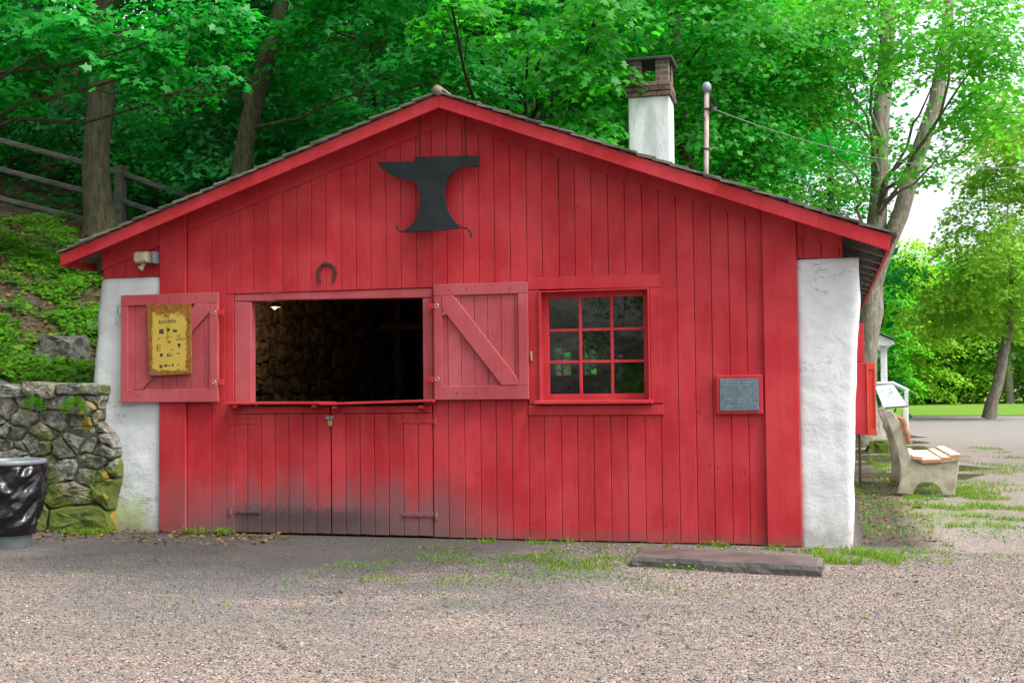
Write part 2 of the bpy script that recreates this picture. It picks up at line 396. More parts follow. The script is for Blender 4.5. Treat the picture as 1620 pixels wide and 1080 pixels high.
def gh(x, y):
    if -11 < x < 6 and -9 < y < 1: return .018*noise.noise(Vector((x*.8, y*.8, 3)))*min(1, max(0, (-y-.3)/.8))-.002
    return -.002
gxs = [-500, -200, -80, -30]+[-11+.25*i for i in range(69)]+[12, 30, 80, 200, 500]
gys = [-500, -200, -60, -20]+[-9+.25*i for i in range(41)]+[3, 8, 20, 60, 200, 500, 900]
sheet('ground', gxs, gys, gh, GRAVEL)
hx = [-90, -70, -55, -42, -34, -28, -24]+[-21+.4*i for i in range(36)]+[-6.62]+[-6.2+.8*i for i in range(12)]
hy = [.28+.4*i for i in range(17)]+[7.12, 7.6, 8.2]+[9+.8*i for i in range(20)]+[26, 29, 33, 38, 44, 52, 62, 75, 90]
sheet('hillside', hx, hy, hill_h, SOIL, keep=lambda x, y: not (x > -6.62 and y < 7.12))
lx = [1.2+.9*i for i in range(5)]+[8+6*i for i in range(16)]
def lawnz(x, y): return .02+.15*max(0, min(1, (y-46)/10))
sheet('lawn', [3, 6, 9, 13, 18, 25, 40, 70, 130], [44, 46, 50, 56, 62, 70, 85, 120, 200], lawnz, LAWN)

def clip_half(poly, p0, nrm_):
    out = []
    for i in range(len(poly)):
        a_, b_ = poly[i], poly[(i+1) % len(poly)]; da, db = (a_-p0).dot(nrm_), (b_-p0).dot(nrm_)
        if da <= 0: out.append(a_)
        if da*db < 0: out.append(a_.lerp(b_, da/(da-db)))
    return out
def rubble(ring, y, parent, mat, bul=.06, name='stone', fr=lambda x, y, z: (x, y, z)):
    "a rough stone whose face follows an irregular outline"
    cx = sum(p_.x for p_ in ring)/len(ring); cz_ = sum(p_.y for p_ in ring)/len(ring); c_ = Vector((cx, cz_))
    pts = []
    for i in range(len(ring)):
        a_, b_ = ring[i], ring[(i+1) % len(ring)]; L_ = (b_-a_).length
        for t_ in ((.07, .35, .65, .93) if L_ > .10 else (.12, .88)): pts.append(a_.lerp(b_, t_)+Vector((random.uniform(-.009, .009), random.uniform(-.009, .009))))
    n_ = len(pts); v = []; f = []; sd_ = random.uniform(0, 50)
    tx, tz = random.uniform(-.06, .06), random.uniform(-.10, .03)
    for s_, dy in ((1, .16), (.985, .0), (.945, -.75), (.82, -.95), (.5, -1.0), (.22, -1.03)):
        for p_ in pts:
            q_ = c_+(p_-c_)*s_; h = 0
            if s_ < .99: h = dy*bul+tx*(q_.x-cx)+tz*(q_.y-cz_)+.026*noise.noise(Vector((q_.x*8, sd_, q_.y*8)))+.018*noise.noise(Vector((q_.x*21, sd_, q_.y*21)))
            else: h = dy
            v.append(fr(q_.x, y+h, q_.y))
    v.append(fr(cx, y-bul+.02*noise.noise(Vector((sd_, 0, 0))), cz_))
    for l in range(5):
        for i in range(n_): f.append((l*n_+i, l*n_+(i+1) % n_, (l+1)*n_+(i+1) % n_, (l+1)*n_+i))
    for i in range(n_): f.append((5*n_+i, 5*n_+(i+1) % n_, 6*n_))
    f.append(tuple(range(n_-1, -1, -1)))
    return mobj(name, v, f, mat, parent)
def voronoi(x0, x1, z0, z1, w_, h_, an=1.4):
    sd_ = []; z = z0
    while z < z1:
        x = x0-random.uniform(0, w_)
        while x < x1: sd_.append(Vector((x/an, z+random.uniform(-.4, .4)*h_))); x += w_*random.uniform(.5, 1.6)
        z += h_
    out = []
    for i, c_ in enumerate(sd_):
        poly = [Vector((x0/an, z0)), Vector((x1/an, z0)), Vector((x1/an, z1)), Vector((x0/an, z1))]
        for j, d_ in enumerate(sd_):
            if i != j and (d_-c_).length < 4*h_ and poly: poly = clip_half(poly, (c_+d_)/2, (d_-c_))
        if len(poly) > 2:
            poly = [Vector((p_.x*an, p_.y)) for p_ in poly]; m_ = sum(poly, Vector((0, 0)))/len(poly)
            out.append([m_+(p_-m_)*.93 for p_ in poly])
    return out
# ------------------------------------------------------------------ the shop
RX, RZ = -3.21, 3.87
def rz(x): return RZ-.3325*(RX-x) if x < RX else RZ-.3727*(x-RX)
XL, XR = -6.97, .52
shop = thing('blacksmith_shop', (-3.2, 0, 0), 'red board-sided blacksmith shop with whitewashed end walls and shingled gable roof', 'shed')
DX0, DX1, DZ = -5.31, -3.372, 2.215      # door opening in the boarding
WX0, WX1, WZ0, WZ1 = -2.40, -1.42, 1.14, 2.18
def top_poly(x0, x1, z0, d):
    pts = [(x0, z0), (x1, z0), (x1, rz(x1)-d)]
    if x0 < RX < x1: pts.append((RX, RZ-d))
    return pts+[(x0, rz(x0)-d)]
# sheathing behind the boards
m = MB()
for x0, x1, z0, z1 in ((-5.79, DX0, .02, None), (DX0, DX1, DZ, None), (DX1, WX0, .02, None), (WX0, WX1, WZ1, None), (WX1, -.25, .02, None)):
    m.slab(top_poly(x0, x1, z0, .06), .032, .06, .001)
m.box(WX0, WX1, .032, .06, .02, WZ0, .001)
m.slab(top_poly(-6.69, -5.79, 2.42, .06), .032, .06, .001); m.slab(top_poly(-.25, .147, 2.37, .06), .032, .06, .001)
m.build('sheathing', RED, shop)
# vertical boards
def board(x0, x1, z0, z1=None):
    g = .0018; j = random.uniform(-.002, .002)
    pl = top_poly(x0+g, x1-g, z0, .05) if z1 is None else [(x0+g, z0), (x1-g, z0), (x1-g, z1), (x0+g, z1)]
    MB().slab(pl, j, .03, .0042).build('board', RED, shop)
bw = .1445; seams = []
x = -3.372
while x > -5.66: seams.append(x); x -= bw
x = -3.372+bw
while x < -.56: seams.append(x); x += bw
seams = sorted([s+random.uniform(-.003, .003) if abs(s+3.372) > .01 else s for s in seams]+[-5.79, -.488])
for a, b in zip(seams, seams[1:]):
    if b-a < .03: continue
    c = (a+b)/2; zb = .004+random.uniform(0, .008)
    if a >= DX0 and b <= DX1+.001: board(a, b, DZ)
    elif a < DX0 < b: board(a, DX0, zb, DZ-.002); board(a, b, DZ)
    elif b <= WX0 or a >= WX1: board(a, b, zb)
    elif a >= WX0 and b <= WX1: board(a, b, WZ1); board(a, b, zb, WZ0)
    else:
        board(a, b, WZ1); board(a, b, zb, WZ0)
        if a < WX0: board(a, WX0, WZ0+.002, WZ1-.002)
        else: board(WX1, b, WZ0+.002, WZ1-.002)
for a, b, z in ((-6.69, -6.585, 2.405), (-6.585, -6.44, 2.405), (-6.44, -6.295, 2.405), (-6.295, -6.15, 2.405), (-6.15, -6.065, 2.405), (-.214, -.165, 2.355), (-.165, -.02, 2.352), (-.02, .125, 2.35), (.125, .147, 2.35)): board(a, b, z)
m = MB()
for i in range(170):
    xs_ = random.choice(seams)+random.choice((-.03, .03)); zn = random.choice((.18, .62, 1.12, 1.9, 2.45, 2.9, 3.3))+random.uniform(-.05, .05)
    if zn > rz(xs_)-.25 or (DX0-.05 < xs_ < DX1+.05 and zn < DZ+.05) or (WX0-.15 < xs_ < WX1+.15 and WZ0-.1 < zn < WZ1+.15): continue
    c_ = Vector((xs_, -.001, zn)); m.tube([c_, c_+Vector((0, -.003, 0)), c_+Vector((0, -.004, 0))], [.006, .005, .001], 6)
nh = m.build('nail_heads', RUSTIRON, shop); nh['kind'] = 'stuff'
# corner posts, frieze, barge boards
for x0, x1 in ((-6.061, -5.786), (-.492, -.216)):
    MB().slab(top_poly(x0, x1, .002, .035), -.042, -.002, .006).build('corner_board', RED2, shop)
def rake(x0, x1, a, b, y0, y1, name, mat, c=.005):
    pts = [(x0, rz(x0)-b), (x1, rz(x1)-b), (x1, rz(x1)-a), (x0, rz(x0)-a)]
    return MB().slab(pts, y0, y1, c).build(name, mat, shop)
rake(-6.69, -6.064, .04, .23, -.020, -.002, 'frieze_board', RED2); rake(-5.783, RX-.001, .04, .2, -.020, -.002, 'frieze_board', RED2)
rake(RX+.001, -.495, .04, .2, -.020, -.002, 'frieze_board', RED2); rake(-.213, .147, .04, .2, -.020, -.002, 'frieze_board', RED2)
for x0, x1, e in ((XL, RX-.0005, 0), (RX+.0005, XR, 1)):
    pts = [(x0, rz(x0)-.118), (x1-(.03 if e else 0), rz(x1)-.118), (x1, rz(x1)-.002), (x0, rz(x0)-.002)]
    MB().slab(pts, -.272, -.248, .004).build('barge_board', RED2, shop)
    rake(x0+.02, x1-.02, .034, .052, -.246, -.023, 'soffit_board', RED2, .003)
# roof: deck, shingles, ridge cap
m = MB()
for x0, x1 in ((XL+.01, RX), (RX, XR-.01)):
    m.slab([(x0, rz(x0)-.03), (x1, rz(x1)-.03), (x1, rz(x1)-.004), (x0, rz(x0)-.004)], -.244, 7.2, .001)
roof = m.build('roof', WOODGREY, shop)
field = MB()
for side in (-1, 1):
    xe = XL if side < 0 else XR
    L = math.hypot(xe-RX, rz(xe)-RZ); ax = Vector(((xe-RX)/L, 0, (rz(xe)-RZ)/L)); nz = Vector((-ax.z, 0, ax.x)) if side > 0 else Vector((ax.z, 0, -ax.x))
    s = L+.035; ex = .145
    while s > .12:
        y = -.300+random.uniform(-.012, .012)
        k = 0
        while y < 7.2:
            wd = random.uniform(.13, .30); ln = .30
            if y+wd > 7.25: wd = 7.25-y
            jt = random.uniform(-.012, .012); tl = random.uniform(.0, .008)
            o = Vector((RX, 0, RZ))+ax*(s+jt)
            # butt (lower) end raised on the course below
            q = []
            for yy in (y+.002, y+wd-.002):
                up0 = .020+tl; th = .014
                q += [o+nz*up0+Vector((0, yy, 0)), o+nz*(up0+th)+Vector((0, yy, 0)), o-ax*ln+nz*.010+Vector((0, yy, 0)), o-ax*ln+nz*.002+Vector((0, yy, 0))]
            fs = [(0, 1, 2, 3), (7, 6, 5, 4), (0, 4, 5, 1), (1, 5, 6, 2), (2, 6, 7, 3), (3, 7, 4, 0)]
            if k < 2: mobj('shingle', q, fs, SHINGLE, roof)
            else: field.add(q, fs)
            y += wd; k += 1
        s -= ex
sf = field.build('shingle_field', SHINGLE, roof); sf['kind'] = 'stuff'
MB().tube([(RX, -.31, RZ+.028), (RX, 1.5, RZ+.03), (RX, 7.25, RZ+.028)], .045, 10).build('ridge_cap', gen('ridge_cap_wood', (.22, .15, .125), None, 6), roof, True)
# right eave: fascia, rafters, boards above
MB().slab([(XR-.035, rz(XR)-.115), (XR-.012, rz(XR)-.115), (XR-.012, rz(XR)-.035), (XR-.035, rz(XR)-.035)], -.24, 7.2, .003).build('eave_fascia', RED2, shop)
for i in range(12):
    y = .25+.6*i
    x0, x1 = -.5, XR-.037
    MB().slab([(x0, rz(x0)-.15), (x1, rz(x1)-.125), (x1, rz(x1)-.034), (x0, rz(x0)-.034)], y, y+.06, .004).build('rafter', WOODGREY, shop)
for i in range(12):
    y = .25+.6*i; x0, x1 = XL+.04, -6.0
    MB().slab([(x0, rz(x0)-.125), (x1, rz(x1)-.15), (x1, rz(x1)-.034), (x0, rz(x0)-.034)], y, y+.06, .004).build('rafter', WOODGREY, shop)
MB().slab([(XL+.012, rz(XL)-.115), (XL+.035, rz(XL)-.115), (XL+.035, rz(XL)-.035), (XL+.012, rz(XL)-.035)], -.24, 7.2, .003).build('eave_fascia', RED2, shop)
# whitewashed end walls (rough masonry under limewash)
def rough_wall(name, xl, xr, z0, z1, y0, y1, mat, amp=.02, seed=0, nx=12, nz=46):
    v = []; f = []
    # closed loop around: left side back, front, right side back
    def disp(x, y, z): 
        q = Vector((x*3.2+seed, y*3.2, z*4.2)); return noise.noise(q)*1.0+.55*noise.noise(q*2.7)+.25*noise.noise(q*6.1)
    ys_ = [y1, y1*.75, y1*.5, y1*.25, y0+.5, y0+.2, y0+.05]
    cols = [('L', t) for t in ys_]+[('F', (i+.0)/nx) for i in range(nx+1)]+[('R', t) for t in ys_[::-1]]
    for j in range(nz+1):
        z = z0+(z1-z0)*j/nz
        a, b = xl(z), xr(z)
        for k, t in cols:
            if k == 'F':
                x = a+(b-a)*t; e = min(t, 1-t)*nx
                rnd = .028 if e < .5 else (.006 if e < 1.5 else 0)
                top = .02*max(0, 1-(z1-z)/.05)
                v.append((x+(disp(x, 9, z)*amp*.6 if e < 1 else 0), y0+rnd+top-disp(x, y0, z)*amp, z))
            else:
                x = a if k == 'L' else b; s_ = -1 if k == 'L' else 1
                v.append((x+s_*disp(x, t, z)*amp*.8, t, z))
    n = len(cols)
    for j in range(nz):
        for i in range(n-1): f.append((j*n+i, j*n+i+1, (j+1)*n+i+1, (j+1)*n+i))
        f.append((j*n+n-1, j*n, (j+1)*n, (j+1)*n+n-1))
    f.append(tuple(nz*n+i for i in range(n)))
    o = mobj(name, v, f, mat, shop, True); return o
rough_wall('end_wall', lambda z: -.235, lambda z: .178+.045*z+.02*noise.noise(Vector((z*2.3, 5, 0))), -.02, 2.345, -.012, 7.0, WHITE, .008, 3, 16, 70)
rough_wall('end_wall', lambda z: -6.90+.085*max(0, z-.2)+.03*noise.noise(Vector((z*2.1, 1, 0))), lambda z: -6.05, -.02, 2.40, -.010, 7.0, WHITE, .010, 11, 18, 70)
# inner masonry, back wall with two small windows, floor
m = MB()
BY = 6.86; wins = ((-3.86, -3.56), (-3.42, -3.19)); wz0, wz1 = 1.50, 1.98
m.slab(top_poly(-6.05, wins[0][0], 0, .04), BY, BY+.4, .001); m.slab(top_poly(wins[1][1], -.235, 0, .04), BY, BY+.4, .001)
m.box(wins[0][0], wins[1][1], BY, BY+.4, 0, wz0, .001); m.slab(top_poly(wins[0][0], wins[1][1], wz1, .04), BY, BY+.4, .001)
m.box(wins[0][1], wins[1][0], BY, BY+.4, wz0, wz1, .001)
m.build('back_wall', INSTONE, shop)
for a, b in wins:
    fr = MB(); fr.box((a+b)/2-.01, (a+b)/2+.01, BY+.1, BY+.13, wz0, wz1, .002); fr.box(a, b, BY+.101, BY+.129, 1.735, 1.755, .002)
    fr.build('muntin', WPAINT, shop)
# lining stones of the left inner wall and back wall, individually laid
MB().box(-6.06, -6.0, .2, 6.86, 0, 2.9, .001).build('inner_wall', INSTONE, shop)
for pl in voronoi(-6.0, -3.9, .7, 2.9, .24, .17): rubble(pl, BY+.0, shop, INSTONE, random.uniform(.02, .06), 'inner_stone')
for pl in voronoi(.8, 6.8, .8, 2.7, .28, .19): rubble(pl, 0, shop, INSTONE, random.uniform(.02, .06), 'inner_stone', lambda x, y, z: (-6.0-y, x, z))
mobj('floor', [(-6.1, .03, .006), (-.2, .03, .006), (-.2, 6.9, .006), (-6.1, 6.9, .006)], [(0, 1, 2, 3)], EARTH_IN, shop)
for px, Y in ((423, 4.2), (566, 5.6), (628, 5.9)):
    q = P(px, 560, Y); MB().box(q.x-.055, q.x+.055, Y, Y+.12, 0, 3.2, .006).build('timber_post', TIMBER, shop)
q0, q1 = P(545, 519, 5.45), P(690, 522, 5.45)
MB().box(q0.x, q1.x+2.2, 5.44, 5.52, q0.z-.04, q0.z+.04, .004).build('tie_beam', TIMBER, shop)
q = P(470, 640, 3.4)
MB().slab([(q.x-.25, 0), (q.x+.35, 0), (q.x+.3, .95), (q.x+.1, 1.25), (q.x-.05, 1.75), (q.x-.18, 1.8)], 3.4, 3.9, .02).build('forge_hood', IRON, shop)

# ---- Dutch doors
MB().slab([(DX0+.002, 1.17), (-5.142, 1.17), (-5.142, 2.135), (DX0+.002, 2.145)], .012, .11, .005).build('door_jamb', PINK, shop)
MB().slab([(-3.466, 1.17), (DX1-.004, 1.17), (DX1-.004, 2.125), (-3.466, 2.12)], .012, .11, .005).build('door_jamb', PINK, shop)
MB().slab([(DX0+.002, 2.147), (-4.9, 2.14), (-4.88, 2.147), (DX1-.004, 2.127), (DX1-.004, DZ-.004), (DX0+.002, DZ-.004)], .010, .11, .005).build('door_header', PINK, shop)
for k, (a, b) in enumerate(((-5.316, -4.352), (-4.343, -3.378))):
    yb = .012 if k == 0 else .006
    door = MB().box(a+.01, b-.01, yb+.034, yb+.055, .03, 1.14, .002).build('lower_door', RED, shop)
    n = 7; wdt = (b-a)/n
    for i in range(n):
        MB().slab([(a+i*wdt+.0025, .016+random.uniform(0, .01)), (a+(i+1)*wdt-.0025, .016), (a+(i+1)*wdt-.0025, 1.10), (a+i*wdt+.0025, 1.10)], yb+random.uniform(-.001, .001), yb+.032, .0045).build('board', RED, door)
    MB().box(a+.004, b-.004, yb-.012, yb+.03, 1.105, 1.168, .004).build('top_rail', RED, door)
    zl = 1.190 if k == 0 else 1.176
    dz = -.004 if k == 0 else .024
    MB().slab([(a-.03 if k == 0 else a-.06, zl), (b+.03 if k == 0 else b+.05, zl+dz), (b+.03 if k == 0 else b+.05, zl+dz+.024), (a-.03 if k == 0 else a-.06, zl+.024)], -.115 if k == 0 else -.125, .09, .005).build('ledge', RED2, door)
    for xx in ((a+.04, b-.14) if k == 0 else (a+.05, b-.10)):
        MB().slab([(-.10, zl-.028), (.0, zl-.065), (.0, zl-.004), (-.10, zl-.004)], 0, .045, .004, frame((xx, 0, 0), (0, 1, 0), (1, 0, 0), (0, 0, 1))).build('bracket', RED2, door)
    for zz in (1.03, .205):
        x0 = a-.04 if k == 0 else b-.29; x1 = a+.27 if k == 0 else b+.045
        MB().box(x0, x1, yb-.010, yb-.002, zz-.018, zz+.018, .002).build('strap_hinge', RED2 if zz > .5 else RED, door)
        xx = a-.03 if k == 0 else b+.03
        MB().tube([(xx, yb-.014, zz-.035), (xx, yb-.014, zz+.035)], .013, 8).build('hinge_pin', RED2 if zz > .5 else RED, door)
        for e in (.06, .15, .24):
            xe = a+e if k == 0 else b-e
            stud('bolt', (xe, yb-.010, zz), .008, RED2, door)

# ---- shutters
def shutter(x0, x1, z0, z1, y, braces, hinge_left, nb, tilt=0):
    sh = MB().box(x0+.01, x1-.01, y+.045, y+.055, z0+.01, z1-.01, .002).build('shutter', PINK, shop)
    wd = (x1-x0)/nb
    for i in range(nb):
        MB().box(x0+i*wd+.002, x0+(i+1)*wd-.002, y+.022, y+.044, z0+.004, z1-.004, .003).build('board', PINK, sh)
    fwid = .10
    MB().box(x0, x1, y, y+.021, z1-fwid, z1, .004).build('rail', PINK, sh); MB().box(x0, x1, y, y+.021, z0, z0+fwid+.02, .004).build('rail', PINK, sh)
    MB().box(x0, x0+.075, y+.001, y+.021, z0+fwid+.021, z1-fwid-.001, .004).build('stile', PINK, sh)
    MB().box(x1-.085, x1, y+.001, y+.021, z0+fwid+.021, z1-fwid-.001, .004).build('stile', PINK, sh)
    for pl in braces: MB().slab(pl, y-.003, y+.0205, .004).build('brace', PINK, sh)
    for zz in (z1-.19, z0+.18):
        xh = x0 if hinge_left else x1; s_ = -1 if hinge_left else 1
        a_, b_ = sorted((xh-s_*.01, xh+s_*.055))
        MB().box(a_, b_, y+.004, y+.03, zz-.025, zz+.025, .003).build('hinge', RED2, sh)
        c_ = Vector((xh-s_*.03, y-.002, zz))
        MB().tube([c_+Vector((.016*math.cos(a), 0, .016*math.sin(a))) for a in np.linspace(0, 2*math.pi, 13)], .004, 6).build('ring_bolt', ZINC, sh)
    for i in range(6):
        xx = random.uniform(x0+.1, x1-.1); zz = random.choice((z0+.125, z0+.06, z1-.05))
        stud('nail_head', (xx, y-.001, zz), .006, RUSTIRON, sh)
    return sh
shl = shutter(-6.442, -5.432, 1.216, 2.228, -.085, [[(-6.30, 1.338), (-6.21, 1.338), (-5.52, 2.04), (-5.52, 2.127), (-5.66, 2.127)]], False, 7)
MB().box(-6.465, -6.435, -.11, -.08, 2.05, 2.13, .004).build('hook', ZINC, shl)
shr = shutter(-3.334, -2.482, 1.218, 2.232, -.075, [[(-3.258, 2.02), (-2.72, 1.34), (-2.57, 1.34), (-2.57, 1.39), (-3.15, 2.13), (-3.258, 2.13)]], True, 7)
MB().slab([(-3.257, 1.95), (-3.16, 1.99), (-3.14, 2.02), (-3.20, 2.03), (-3.257, 2.0)], -.076, -.055, .003).build('brace', PINK, shr)
MB().box(-2.472, -2.452, -.05, -.03, 1.55, 1.63, .004).build('latch', BRASS, shr)

# ---- window with nine panes
GL = NT('window_glass'); fz = GL.n('Fresnel'); fz.inputs['IOR'].default_value = 1.52
tb = GL.n('BsdfTransparent'); tb.inputs[0].default_value = (.86, .9, .89, 1); gb = GL.n('BsdfGlossy'); gb.inputs['Roughness'].default_value = .03
GL.t.links.new(GL.bump(GL.noise(GL.pos(), 5, 2, .5), .10, .02), gb.inputs['Normal'])
mx = GL.n('MixShader'); GL.set(mx.inputs[0], GL.math('MULTIPLY', fz.outputs[0], 1.7)); GL.set(mx.inputs[1], tb.outputs[0]); GL.set(mx.inputs[2], gb.outputs[0])
dst = GL.n('BsdfDiffuse'); dst.inputs[0].default_value = (.5, .5, .48, 1); mx2 = GL.n('MixShader')
GL.set(mx2.inputs[0], GL.math('MULTIPLY', GL.map(GL.noise(GL.pos(), 2.2, 3, .6), .3, .8), .012)); GL.set(mx2.inputs[1], mx.outputs[0]); GL.set(mx2.inputs[2], dst.outputs[0])
GLASS = GL.done(mx2.outputs[0])
sx0, sx1, sz0, sz1 = -2.385, -1.435, 1.165, 2.155
m = MB(); gx0, gx1, gz0, gz1 = -2.322, -1.497, 1.258, 2.086
for a, b, c, d in ((sx0, gx0, sz0, sz1), (gx1, sx1, sz0, sz1), (gx0, gx1, sz0, gz0), (gx0, gx1, gz1, sz1)): m.box(a, b, .052, .09, c, d, .003)
win = m.build('window', RED2, shop)
cw, ch = (gx1-gx0)/3, (gz1-gz0)/3
for i in (1, 2):
    MB().box(gx0+i*cw-.013, gx0+i*cw+.013, .056, .088, gz0, gz1, .004).build('muntin', RED2, win)
for j in (1, 2):
    for i in range(3): MB().box(gx0+i*cw+(.0132 if i else 0), gx0+(i+1)*cw-(.0132 if i < 2 else 0), .057, .087, gz0+j*ch-.012, gz0+j*ch+.012, .004).build('muntin', RED2, win)
for i in range(3):
    for j in range(3):
        t_ = random.uniform(-.004, .004)
        mobj('pane', [(gx0+i*cw, .072+t_, gz0+j*ch), (gx0+(i+1)*cw, .072, gz0+j*ch), (gx0+(i+1)*cw, .072-t_, gz0+(j+1)*ch), (gx0+i*cw, .072, gz0+(j+1)*ch)], [(0, 1, 2, 3)], GLASS, win)
# casing boards on the wall face and the box around the sash
MB().slab([(-2.497, 2.165), (-1.332, 2.150), (-1.332, 2.262), (-2.497, 2.268)], -.024, -.003, .004).build('casing', RED2, win)
MB().box(-1.432, -1.332, -.022, -.003, 1.175, 2.148, .004).build('casing', RED2, win)
MB().box(-2.49, -2.395, -.022, -.003, 1.175, 2.16, .004).build('casing', RED2, win)
MB().box(-2.497, -1.322, -.020, -.003, 1.078, 1.163, .004).build('casing', RED2, win)
for a, b, c, d in ((-2.394, -2.372, 1.19, 2.150), (-1.448, -1.433, 1.19, 2.148), (-2.371, -1.449, 2.135, 2.149)):
    MB().box(a, b, -.05, .05, c, d, .003).build('stop_bead', RED2, win)
MB().slab([(-2.432, 1.172), (-1.412, 1.172), (-1.412, 1.206), (-2.432, 1.206)], -.085, .05, .006).build('sill', RED2, win)

# ---- open shutter and frame on the right side wall
q = [P(1357, 575, 6.2), P(1385, 684, 6.2)]
side = MB().box(.25, .50, 6.0, 6.06, .68, 1.60, .004).build('side_shutter', RED2, shop)
MB().box(.502, .60, 6.005, 6.03, .68, 1.59, .003).build('board', RED2, side)
for a, b, c, d in ((.50, .61, .67, .75), (.50, .61, 1.51, 1.60), (.50, .525, .751, 1.509), (.59, .61, .751, 1.509)): MB().box(a, b, 5.98, 6.004, c, d, .003).build('rail', ORANGE, side)
MB().box(.526, .589, 5.995, 6.0045, .752, 1.508, .001).build('panel', ORANGE, side)
MB().box(.25, .49, 6.3, 6.36, 1.62, 2.13, .004).build('side_frame', RED2, shop)
MB().tube([(.40, 6.1, 0), (.40, 6.1, .70)], .018, 8).build('prop_stick', TIMBER, shop)

# ---- chimney
cx0, cx1, cy0, cy1, cz = -2.46, -1.92, 5.5, 6.0, 5.13
chim = MB().box(cx0, cx1, cy0, cy1, 2.6, cz, .008).build('chimney', CHIMWHITE, shop)
m = MB(); m.box(cx0+.01, cx1-.01, cy0+.01, cy1-.01, cz, 5.33, .002)
for a in (cx0+.005, cx1-.175):
    for b in (cy0+.005, cy1-.155): m.box(a, a+.17, b, b+.15, 5.33, 5.62, .002)
m.build('mortar_core', MORTAR, chim)
def brick(a, b, c, d, z, h=.058): MB().box(a+.004, b-.004, c+.004, d-.004, z+.004, z+h, .005).build('brick', BRICK, chim)
for r_ in range(3):
    e = .035 if r_ in (0, 1) else .02
    z = cz+r_*.068; n = 3
    for i in range(n+1):
        o = (i-.5*(r_ % 2))*.205
        a, b = max(cx0-e, cx0-e+o), min(cx1+e, cx0-e+o+.205)
        if b-a > .04:
            brick(a, b, cy0-e, cy0+.06, z); brick(a, b, cy1-.06, cy1+e, z)
        a, b = max(cy0+.06, cy0+.06+o), min(cy1-.06, cy0+.06+o+.205)
        if b-a > .04:
            brick(cx1-.06, cx1+e, a, b, z); brick(cx0-e, cx0+.06, a, b, z)
for r_ in range(4):
    z = 5.335+r_*.068
    for a in (cx0, cx1-.18):
        for b in (cy0, cy1-.16):
            s_ = .18*(.55 if r_ % 2 else .45)
            brick(a, a+s_, b, b+.16, z); brick(a+s_, a+.18, b, b+.16, z)
MB().box(cx0-.05, cx1+.05, cy0-.05, cy1+.05, 5.612, 5.65, .006).build('cap_slab', gen('sooty_slab', (.05, .05, .048), None, 6), chim)

# ------------------------------------------------------------------ things fixed to the shop
# anvil sign
AY = -.13
def pix(pts, ox, oy, s, Y): return [(lambda q: (q.x, q.z))(P(ox+a/s, oy+b/s, Y)) for a, b in pts]
an = pix([(138, 526), (367, 522), (368, 495), (763, 486), (764, 553), (690, 555), (645, 563), (603, 588), (574, 625), (556, 680), (553, 740), (565, 800), (583, 842), (612, 885), (645, 915), (668, 927), (300, 946), (345, 915), (383, 862), (402, 800), (406, 740), (400, 702), (385, 670), (355, 646), (320, 633), (270, 624), (220, 602), (180, 576), (155, 550)], 560, 120, 3.857, AY)
anvil = thing('anvil_sign', (-3.35, AY, 2.72), 'flat black iron anvil silhouette hanging by two chains under the gable peak', 'sign')
MB().slab(an, AY, AY+.018, .002).build('anvil_plate', IRON, anvil)
rod = pix([(262, 908), (262, 922), (270, 938), (288, 949), (310, 952), (480, 942), (660, 925), (688, 930), (706, 945), (714, 965), (713, 985)], 560, 120, 3.857, AY-.012)
MB().tube([(a, AY-.012, b) for a, b in rod], .008, 8).build('base_rod', IRON, anvil, True)
for px, y0, y1 in ((664.5, 247, 193), (737, 246, 196)):
    a, b = P(px, y0, AY+.01), P(px-1, y1, AY+.01); b.z = rz(b.x)-.06
    n = int((a-b).length/.035)
    m = MB()
    for i in range(n+1):
        c = a.lerp(b, i/n); ring = []
        for t_ in np.linspace(0, 2*math.pi, 9):
            dx, dz_ = .010*math.cos(t_), .022*math.sin(t_)
            ring.append(c+Vector((dx*(i % 2), dx*(1-i % 2), dz_)))
        m.tube(ring, .0032, 5, False)
    m.build('chain', IRON, anvil)
# horseshoe
q = P(516.5, 432, -.02)
hsh = thing('horseshoe', (q.x, -.02, q.z-.1), 'dark rusty horseshoe nailed points-down above the half doors', 'horseshoe')
arc = np.linspace(-math.pi/2, math.pi/2, 17)
def shoe(r_, h_, in_): return [(-r_+in_, -.082), (-r_+in_*.45, -.052), (-r_+in_*.08, -.02)]+[(r_*math.sin(a), h_*math.cos(a)) for a in arc]+[(r_-in_*.08, -.02), (r_-in_*.45, -.052), (r_-in_, -.082)]
outer = shoe(.097, .100, .030); inner = shoe(.070, .072, .020)
MB().slab([(q.x+a, q.z+b) for a, b in outer+inner[::-1]], -.022, -.006, .003).build('shoe', RUSTIRON, hsh)
for i in (5, 9, 15, 19):
    a, b = ((outer[i][0]+inner[i][0])/2, (outer[i][1]+inner[i][1])/2)
    MB().box(q.x+a-.006, q.x+a+.006, -.026, -.020, q.z+b-.006, q.z+b+.006, .001).build('nail', RUSTIRON, hsh)
